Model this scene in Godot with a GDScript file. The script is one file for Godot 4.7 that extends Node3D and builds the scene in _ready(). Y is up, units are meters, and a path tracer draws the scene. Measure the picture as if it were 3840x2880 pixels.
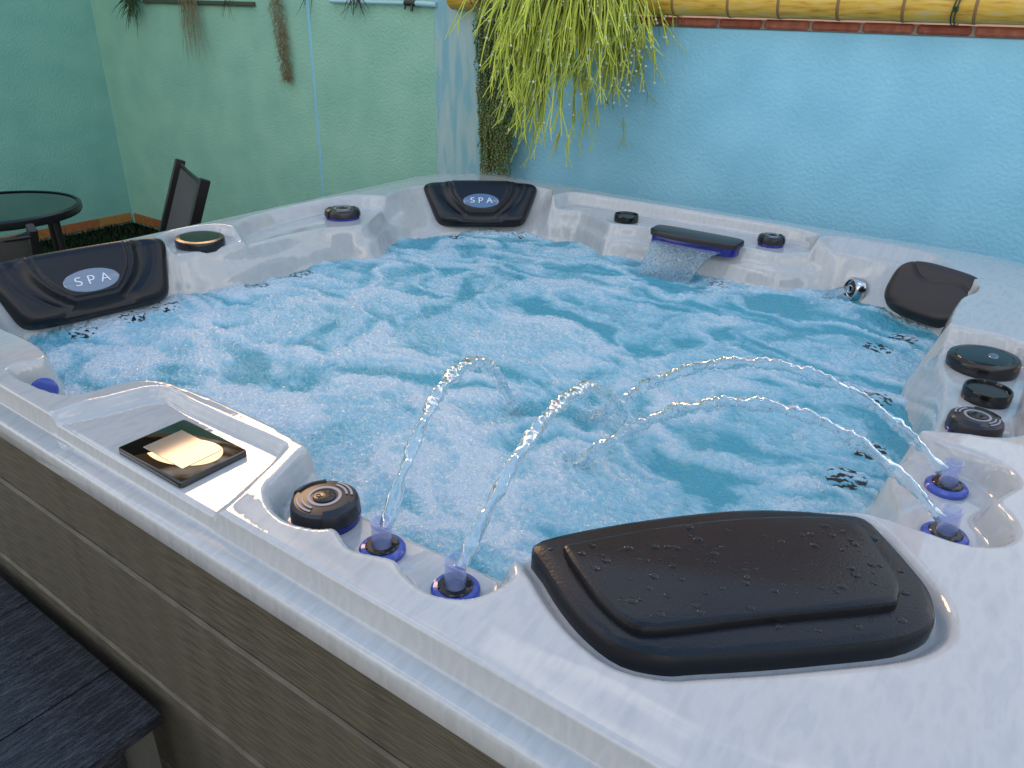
extends Node3D
# A hot tub in a small walled courtyard. Tub centre is the origin, y up, metres.

var rng := RandomNumberGenerator.new()
var taken := {}
var M := {}
const WATER := 0.745
const DECK := 0.90

func _ready() -> void:
	rng.seed = 4711
	camera_and_light()
	materials()
	setting()
	var tub := build_tub()
	build_fixtures(tub)
	build_water(tub)
	build_jets()
	build_step()
	build_furniture()
	build_plants()
	build_wall_things()
	build_drops()

# ------------------------------------------------------------------ camera, sky, sun
func camera_and_light() -> void:
	var cam := Camera3D.new()
	cam.name = "camera"
	cam.fov = 53.94
	cam.near = 0.05
	cam.far = 400.0
	add_child(cam)
	cam.transform = Transform3D(Basis(Vector3(0.81709, 0.02597, -0.57592), Vector3(-0.27389, 0.89653, -0.34816), Vector3(0.50729, 0.44222, 0.73966)).orthonormalized(), Vector3(1.0485, 1.5215, 1.555))
	cam.current = true
	var sky_mat := ProceduralSkyMaterial.new()
	sky_mat.sky_top_color = Color(0.39, 0.63, 0.86)
	sky_mat.sky_horizon_color = Color(1.11, 1.09, 1.05)
	sky_mat.sky_curve = 0.6
	sky_mat.sky_energy_multiplier = 1.0
	sky_mat.ground_bottom_color = Color(0.22, 0.22, 0.20)
	sky_mat.ground_horizon_color = Color(0.45, 0.45, 0.42)
	sky_mat.sun_angle_max = 32.0
	sky_mat.sun_curve = 0.25
	sky_mat.sky_cover = added_clouds()
	sky_mat.sky_cover_modulate = Color(1, 1, 1, 1)
	var sky := Sky.new()
	sky.sky_material = sky_mat
	var env := Environment.new()
	env.background_mode = Environment.BG_SKY
	env.sky = sky
	env.tonemap_mode = Environment.TONE_MAPPER_LINEAR
	env.tonemap_exposure = 1.36
	env.sdfgi_enabled = true
	env.ssao_enabled = true
	env.ssil_enabled = true
	var we := WorldEnvironment.new()
	we.name = "world_environment"
	we.environment = env
	add_child(we)
	var sun := DirectionalLight3D.new()
	sun.name = "sun"
	sun.light_color = Color(1.0, 0.80, 0.62)
	sun.light_energy = 0.22
	sun.light_angular_distance = 16.0
	sun.shadow_enabled = true
	add_child(sun)
	# the low hazy sun stands beyond the left wall: light travels towards +x, +z, down
	sun.look_at_from_position(Vector3(-8.0, 5.2, -4.6), Vector3.ZERO)

# unseen cloud cover added for glossy reflections; warm tone varies with noise alone
func added_clouds() -> ImageTexture:
	var n := fnl(FastNoiseLite.TYPE_SIMPLEX_SMOOTH, 1.0, 77, 5)
	var im := Image.create(768, 384, false, Image.FORMAT_RGBAF)
	for j in 384:
		var el := PI / 2 - PI * (j + .5) / 384
		for i in 768:
			var az := TAU * (i + .5) / 768
			var d := Vector3(cos(el) * cos(az), sin(el), cos(el) * sin(az))
			var q := n.get_noise_3d(d.x * 1.9, d.y * 3.4, d.z * 1.9)
			var c := soft(.08, .34, q)
			var t := n.get_noise_3d(d.x * 4.0 + 9.0, d.y * 6.0, d.z * 4.0) * .5 + .5
			im.set_pixel(i, j, Color(lerpf(.80, 1.25, t), lerpf(.68, 1.07, t), lerpf(.55, .90, t), c) if d.y > 0.0 else Color(0, 0, 0, 0))
	return ImageTexture.create_from_image(im)

# ------------------------------------------------------------------ small helpers
func numbered(called: String) -> String:
	if not taken.has(called):
		taken[called] = 0
		return called
	taken[called] += 1
	return "%s_%03d" % [called, taken[called]]

func tag(o: Node, label: String, category: String, group := "", kind := "") -> void:
	if label != "": o.set_meta("label", label)
	if category != "": o.set_meta("category", category)
	if group != "": o.set_meta("group", group)
	if kind != "": o.set_meta("kind", kind)

func thing(called: String, label: String, category: String, at := Vector3.ZERO, group := "") -> Node3D:
	var o := Node3D.new()
	o.name = numbered(called)
	add_child(o)
	o.position = at
	tag(o, label, category, group)
	return o

func put(called: String, mesh: Mesh, m: Material, parent: Node, at := Transform3D.IDENTITY) -> MeshInstance3D:
	var o := MeshInstance3D.new()
	o.name = numbered(called) if parent == self else called
	o.mesh = mesh
	o.material_override = m
	parent.add_child(o, true)
	o.transform = at
	return o

func srgb(r: float, g: float, b: float, a := 1.0) -> Color:   # linear base colour -> albedo_color
	var c := Color(r, g, b).linear_to_srgb()
	c.a = a
	return c

func mat(c: Color, rough: float, spec := 0.5) -> StandardMaterial3D:
	var m := StandardMaterial3D.new()
	m.albedo_color = c
	m.roughness = rough
	m.metallic_specular = spec
	return m

func noise_tex(type: int, freq: float, octaves: int, size: int, ramp: Array, sd: int, warp := 0.0) -> NoiseTexture2D:
	var n := FastNoiseLite.new()
	n.noise_type = type
	n.frequency = freq
	n.seed = sd
	n.fractal_type = FastNoiseLite.FRACTAL_FBM if octaves > 1 else FastNoiseLite.FRACTAL_NONE
	n.fractal_octaves = octaves
	if warp > 0.0:
		n.domain_warp_enabled = true
		n.domain_warp_amplitude = warp
		n.domain_warp_frequency = freq * 0.8
		n.domain_warp_fractal_octaves = 3
	var t := NoiseTexture2D.new()
	t.width = size
	t.height = size
	t.seamless = true
	t.noise = n
	if ramp.size():
		var g := Gradient.new()
		var offs := PackedFloat32Array()
		var cols := PackedColorArray()
		for r in ramp:
			offs.append(r[0])
			cols.append(r[1])
		g.offsets = offs
		g.colors = cols
		t.color_ramp = g
	return t

func tri(m: StandardMaterial3D, scale: Vector3, world := false) -> StandardMaterial3D:
	m.uv1_triplanar = true
	m.uv1_world_triplanar = world
	m.uv1_scale = scale
	m.uv1_triplanar_sharpness = 6.0
	return m

func bump(m: StandardMaterial3D, t: Texture2D, cm: float) -> StandardMaterial3D:
	m.heightmap_enabled = true
	m.heightmap_texture = t
	m.heightmap_scale = cm
	return m

# triangle soup (counter-clockwise seen from outside) -> mesh whose normals are smooth below an angle
func soup_mesh(soup: PackedVector3Array, deg := 40.0) -> ArrayMesh:
	var n := soup.size()
	var fn := PackedVector3Array()
	fn.resize(n / 3)
	var near := {}
	for f in n / 3:
		var a := soup[f * 3]
		var c := (soup[f * 3 + 1] - a).cross(soup[f * 3 + 2] - a)
		fn[f] = c.normalized()
		for k in 3:
			var key := Vector3i((soup[f * 3 + k] * 20000.0).round())
			if not near.has(key): near[key] = PackedInt32Array()
			near[key].append(f)
	var lim := cos(deg_to_rad(deg))
	var v := PackedVector3Array()
	var nn := PackedVector3Array()
	v.resize(n)
	nn.resize(n)
	for f in n / 3:
		for k in 3:
			var i: int = f * 3 + [0, 2, 1][k]
			var key := Vector3i((soup[i] * 20000.0).round())
			var s := Vector3.ZERO
			for g in near[key]:
				if fn[g].dot(fn[f]) >= lim: s += fn[g]
			v[f * 3 + k] = soup[i]
			nn[f * 3 + k] = s.normalized() if s.length_squared() > 1e-9 else fn[f]
	return arr_mesh(v, nn)

func arr_mesh(v: PackedVector3Array, nn: PackedVector3Array, idx := PackedInt32Array(), col := PackedColorArray()) -> ArrayMesh:
	var a := []
	a.resize(Mesh.ARRAY_MAX)
	a[Mesh.ARRAY_VERTEX] = v
	a[Mesh.ARRAY_NORMAL] = nn
	if idx.size(): a[Mesh.ARRAY_INDEX] = idx
	if col.size(): a[Mesh.ARRAY_COLOR] = col
	var m := ArrayMesh.new()
	m.add_surface_from_arrays(Mesh.PRIMITIVE_TRIANGLES, a)
	return m

func quad(s: PackedVector3Array, a: Vector3, b: Vector3, c: Vector3, d: Vector3) -> void:
	s.append_array(PackedVector3Array([a, b, c, a, c, d]))

# box with chamfered edges
func box_soup(s: PackedVector3Array, lo: Vector3, hi: Vector3, ch := 0.004, xf := Transform3D.IDENTITY) -> void:
	var c := (lo + hi) / 2.0
	var h := (hi - lo) / 2.0
	ch = minf(ch, minf(h.x, minf(h.y, h.z)) * 0.9)
	var pts := []
	var t := PackedVector3Array()
	for ax in 3:
		var u := (ax + 1) % 3
		var w := (ax + 2) % 3
		for sg in [-1.0, 1.0]:
			var q := []
			for k in [[-1, -1], [1, -1], [1, 1], [-1, 1]]:
				var p := Vector3.ZERO
				p[ax] = h[ax] * sg
				p[u] = (h[u] - ch) * k[0]
				p[w] = (h[w] - ch) * k[1]
				q.append(p)
			if sg < 0: q.reverse()
			quad(t, q[0], q[1], q[2], q[3])
		# the four edges along this axis
		for k in [[-1.0, -1.0], [1.0, -1.0], [1.0, 1.0], [-1.0, 1.0]]:
			var p0 := Vector3.ZERO
			var p1 := Vector3.ZERO
			p0[u] = h[u] * k[0]; p0[w] = (h[w] - ch) * k[1]
			p1[u] = (h[u] - ch) * k[0]; p1[w] = h[w] * k[1]
			var l := h[ax] - ch
			var q0 := p0; var q1 := p1; var q2 := p1; var q3 := p0
			q0[ax] = -l; q1[ax] = -l; q2[ax] = l; q3[ax] = l
			if k[0] * k[1] > 0: quad(t, q0, q1, q2, q3)
			else: quad(t, q3, q2, q1, q0)
	for sx in [-1.0, 1.0]:
		for sy in [-1.0, 1.0]:
			for sz in [-1.0, 1.0]:
				var a := Vector3(h.x * sx, (h.y - ch) * sy, (h.z - ch) * sz)
				var b := Vector3((h.x - ch) * sx, h.y * sy, (h.z - ch) * sz)
				var d := Vector3((h.x - ch) * sx, (h.y - ch) * sy, h.z * sz)
				if sx * sy * sz > 0: t.append_array(PackedVector3Array([a, b, d]))
				else: t.append_array(PackedVector3Array([a, d, b]))
	for p in t: s.append(xf * (p + c))

func box_mesh(lo: Vector3, hi: Vector3, ch := 0.004) -> ArrayMesh:
	var s := PackedVector3Array()
	box_soup(s, lo, hi, ch)
	return soup_mesh(s, 20.0)

# profile of (radius, height) turned round y, listed from the bottom outside to the top centre
func lathe_soup(s: PackedVector3Array, prof: Array, seg := 36, xf := Transform3D.IDENTITY) -> void:
	for i in prof.size() - 1:
		var a: Vector2 = prof[i]
		var b: Vector2 = prof[i + 1]
		for k in seg:
			var t0 := TAU * k / seg
			var t1 := TAU * (k + 1) / seg
			var d0 := Vector3(cos(t0), 0, -sin(t0))
			var d1 := Vector3(cos(t1), 0, -sin(t1))
			var p0 := xf * (d0 * a.x + Vector3.UP * a.y)
			var p1 := xf * (d1 * a.x + Vector3.UP * a.y)
			var p2 := xf * (d1 * b.x + Vector3.UP * b.y)
			var p3 := xf * (d0 * b.x + Vector3.UP * b.y)
			if a.x > 1e-6: s.append_array(PackedVector3Array([p0, p1, p2]))
			if b.x > 1e-6: s.append_array(PackedVector3Array([p0, p2, p3]))

func lathe(prof: Array, seg := 36, deg := 35.0) -> ArrayMesh:
	var s := PackedVector3Array()
	lathe_soup(s, prof, seg)
	return soup_mesh(s, deg)

# round bar along a path; radii may vary
func tube_soup(s: PackedVector3Array, path: PackedVector3Array, rad, seg := 8, caps := true) -> void:
	var n := path.size()
	var up := Vector3.UP
	var prev := []
	var dirs := []
	for i in n:
		var d := (path[mini(i + 1, n - 1)] - path[maxi(i - 1, 0)]).normalized()
		if i == 0:
			up = d.cross(Vector3(0.31, 0.2, 0.93)).normalized()
			if up.length_squared() < 0.5: up = d.cross(Vector3.RIGHT).normalized()
		up = (up - d * up.dot(d)).normalized()
		var side := d.cross(up)
		var r: float = rad if rad is float else rad[i]
		var ring := []
		for k in seg:
			var t := TAU * k / seg
			ring.append(path[i] + (up * cos(t) + side * sin(t)) * r)
		if i > 0:
			for k in seg:
				quad(s, prev[k], prev[(k + 1) % seg], ring[(k + 1) % seg], ring[k])
		if caps and (i == 0 or i == n - 1):
			for k in range(1, seg - 1):
				if i == 0: s.append_array(PackedVector3Array([ring[0], ring[k + 1], ring[k]]))
				else: s.append_array(PackedVector3Array([ring[0], ring[k], ring[k + 1]]))
		prev = ring

func bar(a: Vector3, b: Vector3, r: float, seg := 10) -> ArrayMesh:
	var s := PackedVector3Array()
	tube_soup(s, PackedVector3Array([a, b]), r, seg)
	return soup_mesh(s, 50.0)

# flat-topped solid over an outline (x, z) with rounded upper edge
func slab_soup(s: PackedVector3Array, poly: PackedVector2Array, y0: float, y1: float, bev := 0.006) -> void:
	var rings := []
	for st in [[0.0, y0], [0.0, y1 - bev], [bev * 0.3, y1 - bev * 0.3], [bev, y1]]:
		rings.append([inset(poly, st[0]), st[1]])
	var n := poly.size()
	for r in rings.size() - 1:
		var a: PackedVector2Array = rings[r][0]
		var b: PackedVector2Array = rings[r + 1][0]
		for k in n:
			var j := (k + 1) % n
			quad(s, v3(a[j], rings[r][1]), v3(a[k], rings[r][1]), v3(b[k], rings[r + 1][1]), v3(b[j], rings[r + 1][1]))
	var top: PackedVector2Array = rings[3][0]
	var ids := Geometry2D.triangulate_polygon(top)
	for k in ids.size() / 3:
		var p := v3(top[ids[k * 3]], y1)
		var q := v3(top[ids[k * 3 + 1]], y1)
		var w := v3(top[ids[k * 3 + 2]], y1)
		if (q - p).cross(w - p).y > 0: s.append_array(PackedVector3Array([p, q, w]))
		else: s.append_array(PackedVector3Array([p, w, q]))

func v3(p: Vector2, y: float) -> Vector3:
	return Vector3(p.x, y, p.y)

# move an outline inwards by d (outline runs so that area in (x, z) is made positive first)
func inset(poly: PackedVector2Array, d: float) -> PackedVector2Array:
	if d == 0.0: return poly
	var n := poly.size()
	var out := PackedVector2Array()
	for i in n:
		var a := poly[(i + n - 1) % n]
		var b := poly[(i + 1) % n]
		var t := (b - a).normalized()
		out.append(poly[i] + Vector2(-t.y, t.x) * d)
	return out

func positive(poly: PackedVector2Array) -> PackedVector2Array:
	var s := 0.0
	for i in poly.size():
		s += poly[i].cross(poly[(i + 1) % poly.size()])
	if s < 0.0: poly.reverse()
	return poly

# smooth closed outline through points
func rounded(pts: Array, sub := 4) -> PackedVector2Array:
	var out := PackedVector2Array()
	var n := pts.size()
	for i in n:
		var p0: Vector2 = pts[(i + n - 1) % n]
		var p1: Vector2 = pts[i]
		var p2: Vector2 = pts[(i + 1) % n]
		var p3: Vector2 = pts[(i + 2) % n]
		for k in sub:
			out.append(p1.cubic_interpolate(p2, p0, p3, float(k) / sub))
	return positive(out)

func V(list: Array) -> Array:
	var o := []
	for i in list.size() / 2: o.append(Vector2(list[i * 2], list[i * 2 + 1]))
	return o

func sdf(poly: PackedVector2Array, p: Vector2) -> float:
	var n := poly.size()
	var d := 1e9
	var inside := false
	var b := poly[n - 1]
	for i in n:
		var a := poly[i]
		var e := b - a
		var w := p - a
		var q := w - e * clampf(w.dot(e) / e.length_squared(), 0.0, 1.0)
		d = minf(d, q.length_squared())
		if (a.y > p.y) != (b.y > p.y):
			if p.x < (b.x - a.x) * (p.y - a.y) / (b.y - a.y) + a.x: inside = not inside
		b = a
	return -sqrt(d) if inside else sqrt(d)

func soft(a: float, b: float, x: float) -> float:
	var t := clampf((x - a) / (b - a), 0.0, 1.0)
	return t * t * (3.0 - 2.0 * t)

func fnl(type: int, freq: float, sd: int, oct := 1) -> FastNoiseLite:
	var n := FastNoiseLite.new()
	n.noise_type = type
	n.frequency = freq
	n.seed = sd
	n.fractal_type = FastNoiseLite.FRACTAL_FBM if oct > 1 else FastNoiseLite.FRACTAL_NONE
	n.fractal_octaves = oct
	return n

# ------------------------------------------------------------------ materials
func materials() -> void:
	var SIM := FastNoiseLite.TYPE_SIMPLEX_SMOOTH
	# pearly white acrylic with faint grey veins
	var shell := mat(Color(1, 1, 1), 0.03, 0.5)
	shell.albedo_texture = noise_tex(SIM, 0.005, 5, 1024, [[0.0, srgb(.40, .415, .425)], [0.34, srgb(.455, .465, .47)], [0.5, srgb(.485, .49, .49)], [0.62, srgb(.465, .475, .48)], [0.74, srgb(.43, .445, .46)], [1.0, srgb(.475, .48, .485)]], 3, 40.0)
	tri(shell, Vector3(5.5, 2.0, 1.7))
	shell.clearcoat_enabled = true
	shell.clearcoat = 0.5
	shell.clearcoat_roughness = 0.02
	bump(shell, noise_tex(SIM, 0.014, 2, 512, [], 5), 0.012)
	M.shell = shell
	# stucco walls
	var stucco := noise_tex(SIM, 0.075, 4, 1024, [], 11)
	for w in [["wall_blue", .28, .615, .80, .18], ["wall_green", .31, .59, .46, .26], ["wall_teal", .20, .46, .41, .24], ["wall_pale", .34, .56, .60, .2]]:
		var m := mat(Color(1, 1, 1), 0.72, 0.4)
		var c := Vector3(w[1], w[2], w[3])
		var ramp := [[0.0, srgb(c.x * .88, c.y * .92, c.z * .93)], [0.5, srgb(c.x, c.y, c.z)], [1.0, srgb(c.x * 1.12, c.y * 1.07, c.z * 1.05)]]
		if w[0] == "wall_pale": ramp = [[0.0, srgb(.24, .50, .58)], [0.40, srgb(.28, .53, .60)], [0.56, srgb(.38, .58, .60)], [1.0, srgb(.48, .62, .62)]]
		m.albedo_texture = noise_tex(SIM, 0.008, 4, 512, ramp, 21 + M.size())
		tri(m, Vector3(.7, .7, .7) if w[0] != "wall_pale" else Vector3(3.2, .55, 3.2), true)
		bump(m, stucco, w[4])
		M[w[0]] = m
	M.rubber = mat(srgb(.007, .0072, .010), 0.29, 0.45)
	bump(tri(M.rubber, Vector3(9, 9, 9)), noise_tex(SIM, 0.08, 3, 256, [], 31), 0.02)
	M.rubber_brown = mat(srgb(.020, .013, .012), 0.42, 0.5)
	M.rubber_brown.heightmap_enabled = true
	bump(tri(M.rubber_brown, Vector3(9, 9, 9)), M.rubber.heightmap_texture, 0.02)
	M.black = mat(srgb(.010, .010, .012), 0.22)
	M.black_gloss = mat(srgb(.006, .006, .007), 0.06)
	M.knob = mat(srgb(.018, .018, .022), 0.32)
	M.knob_mark = mat(srgb(.28, .28, .32), 0.4)
	M.jet_face = mat(srgb(.012, .018, .022), 0.2)
	M.blue_ring = mat(srgb(.012, .018, .20), 0.12)
	M.blue_clear = mat(srgb(.30, .40, .80, .20), 0.05)
	M.blue_clear.transparency = BaseMaterial3D.TRANSPARENCY_ALPHA
	M.blue_flange = mat(srgb(.055, .09, .40), 0.1)
	M.silver = mat(srgb(.24, .27, .33), 0.25)
	M.silver.metallic = 0.85
	M.chrome = mat(srgb(.70, .70, .70), 0.12)
	M.chrome.metallic = 1.0
	M.letter = mat(srgb(.75, .78, .83), 0.3)
	M.panel = mat(srgb(.006, .005, .004), 0.015, 0.75)
	M.screen = mat(srgb(.26, .23, .18), 0.06, 0.6)
	M.screen.metallic = 0.1
	# composite skirt planks with a brushed grain along x
	var plank := mat(Color(1, 1, 1), 0.55, 0.45)
	plank.albedo_texture = noise_tex(SIM, 0.02, 5, 512, [[0.0, srgb(.050, .043, .029)], [0.5, srgb(.098, .086, .060)], [1.0, srgb(.155, .14, .105)]], 41)
	tri(plank, Vector3(1.3, 24.0, 1.3))
	bump(plank, noise_tex(SIM, 0.05, 3, 512, [], 42), 0.05)
	M.plank = plank
	var step := mat(Color(1, 1, 1), 0.28, 0.5)
	step.albedo_texture = noise_tex(SIM, 0.015, 5, 512, [[0.0, srgb(.010, .010, .014)], [0.45, srgb(.022, .023, .032)], [0.72, srgb(.045, .047, .06)], [0.93, srgb(.07, .065, .07)], [1.0, srgb(.22, .17, .12)]], 51)
	tri(step, Vector3(16.0, 6.0, 1.6))
	bump(step, noise_tex(SIM, 0.03, 4, 512, [], 52), 0.25)
	M.step = step
	M.leg_wood = mat(srgb(.13, .12, .10), 0.7)
	M.brace_wood = mat(srgb(.17, .13, .05), 0.7)
	# water: aerated turquoise with froth, colour from the vertices
	var water := mat(Color(1, 1, 1), 0.10, 0.36)
	water.vertex_color_use_as_albedo = true
	water.roughness = 0.04
	bump(tri(water, Vector3(3.2, 3.2, 3.2)), noise_tex(FastNoiseLite.TYPE_CELLULAR, 0.055, 2, 1024, [], 61), 0.2)
	M.water = water
	M.clear_water = mat(Color(1, 1, 1, 0.0), 0.0)
	M.clear_water.refraction_enabled = true
	M.clear_water.refraction_scale = 0.033
	M.clear_water.transparency = BaseMaterial3D.TRANSPARENCY_ALPHA
	M.jet = mat(Color(0.86, 0.93, 0.97, 0.13), 0.02)
	M.jet.refraction_enabled = true
	M.jet.refraction_scale = 0.033
	M.jet.transparency = BaseMaterial3D.TRANSPARENCY_ALPHA
	M.film = mat(Color(0.93, 0.96, 1.0, 0.10), 0.12)
	M.film.transparency = BaseMaterial3D.TRANSPARENCY_ALPHA
	M.brick = []
	for k in 4:
		var b := mat(Color(1, 1, 1), 0.8, 0.35)
		var c: Color = [Color(.33, .10, .06), Color(.38, .13, .08), Color(.30, .085, .055), Color(.36, .115, .07)][k]
		b.albedo_texture = noise_tex(SIM, 0.02, 4, 256, [[0.0, srgb(c.r * .7, c.g * .7, c.b * .7)], [0.55, srgb(c.r, c.g, c.b)], [0.9, srgb(c.r * 1.1, c.g * 1.25, c.b * 1.3)], [1.0, srgb(.5, .38, .32)]], 71 + k)
		bump(tri(b, Vector3(4, 4, 4)), noise_tex(SIM, 0.05, 3, 256, [], 75), 0.15)
		M.brick.append(b)
	M.mortar = mat(srgb(.32, .28, .23), 0.9)
	bump(tri(M.mortar, Vector3(8, 8, 8)), noise_tex(SIM, 0.08, 3, 256, [], 76), 0.3)
	M.tile = []
	for k in 3:
		var c2: Color = [Color(.38, .16, .05), Color(.42, .21, .06), Color(.34, .13, .05)][k]
		M.tile.append(tri(mat(Color(1, 1, 1), 0.6, 0.4), Vector3(5, 5, 5)))
		M.tile[k].albedo_texture = noise_tex(SIM, 0.02, 3, 256, [[0.0, srgb(c2.r * .75, c2.g * .75, c2.b * .75)], [1.0, srgb(c2.r * 1.1, c2.g * 1.1, c2.b * 1.1)]], 81 + k)
	var bam := mat(Color(1, 1, 1), 0.38, 0.45)
	bam.albedo_texture = noise_tex(SIM, 0.012, 5, 512, [[0.0, srgb(.36, .19, .04)], [0.3, srgb(.62, .37, .05)], [0.55, srgb(.70, .44, .07)], [0.75, srgb(.70, .49, .14)], [1.0, srgb(.56, .47, .30)]], 91)
	M.bamboo = tri(bam, Vector3(1.2, 9.0, 9.0))
	M.bamboo_node = mat(srgb(.26, .15, .06), 0.7)
	M.wire = mat(srgb(.015, .05, .03), 0.5)
	M.dark_metal = mat(srgb(.010, .011, .012), 0.35)
	M.sling = mat(srgb(.085, .088, .085), 0.75)
	bump(tri(M.sling, Vector3(60, 60, 60)), noise_tex(FastNoiseLite.TYPE_CELLULAR, 0.06, 1, 256, [], 95), 0.06)
	M.table_glass = mat(srgb(.008, .016, .012), 0.03, 0.6)
	M.stem = mat(srgb(.44, .48, .06), 0.5, 0.4)
	M.stem.backlight_enabled = true
	M.stem.backlight = Color(.45, .5, .1)
	M.stem.vertex_color_use_as_albedo = true
	M.stem.albedo_color = Color(1, 1, 1)
	M.berry = mat(srgb(.62, .66, .50), 0.3)
	M.leaf = mat(Color(1, 1, 1), 0.5, 0.4)
	M.leaf.vertex_color_use_as_albedo = true
	M.pot = mat(srgb(.10, .08, .06), 0.8)
	M.ground = mat(Color(1, 1, 1), 0.85, 0.3)
	M.ground.albedo_texture = noise_tex(SIM, 0.02, 5, 512, [[0.0, srgb(.26, .22, .17)], [1.0, srgb(.42, .37, .29)]], 101)
	bump(tri(M.ground, Vector3(1, 1, 1), true), stucco, 0.3)
	M.turf = mat(Color(1, 1, 1), 0.8, 0.2)
	M.turf.vertex_color_use_as_albedo = true
	M.turf_base = mat(srgb(.015, .03, .008), 0.95)
	M.pipe = mat(srgb(.40, .62, .68), 0.5)
	M.brass = mat(srgb(.06, .055, .05), 0.45)
	M.brass.metallic = 0.6
	M.rail = mat(srgb(.07, .085, .055), 0.7)  # dark tone that stands for the shadow line along the wall ledge
	M.cream = tri(mat(srgb(.62, .52, .40), 0.8), Vector3(1, 1, 1), true)
	bump(M.cream, stucco, 0.3)
	M.salmon = tri(mat(srgb(.62, .36, .26), 0.85), Vector3(1, 1, 1), true)
	M.frame_white = mat(srgb(.75, .75, .73), 0.4)
	M.window_glass = mat(srgb(.03, .035, .04), 0.02, 0.6)
	M.added_roof_sheet = mat(srgb(.03, .07, .045), 0.5)
	M.beam = mat(srgb(.06, .04, .025), 0.7)

# ------------------------------------------------------------------ ground, walls
func structure(called: String, mesh: Mesh, m: Material) -> MeshInstance3D:
	var o := put(called, mesh, m, self)
	o.set_meta("kind", "structure")
	return o

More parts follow.
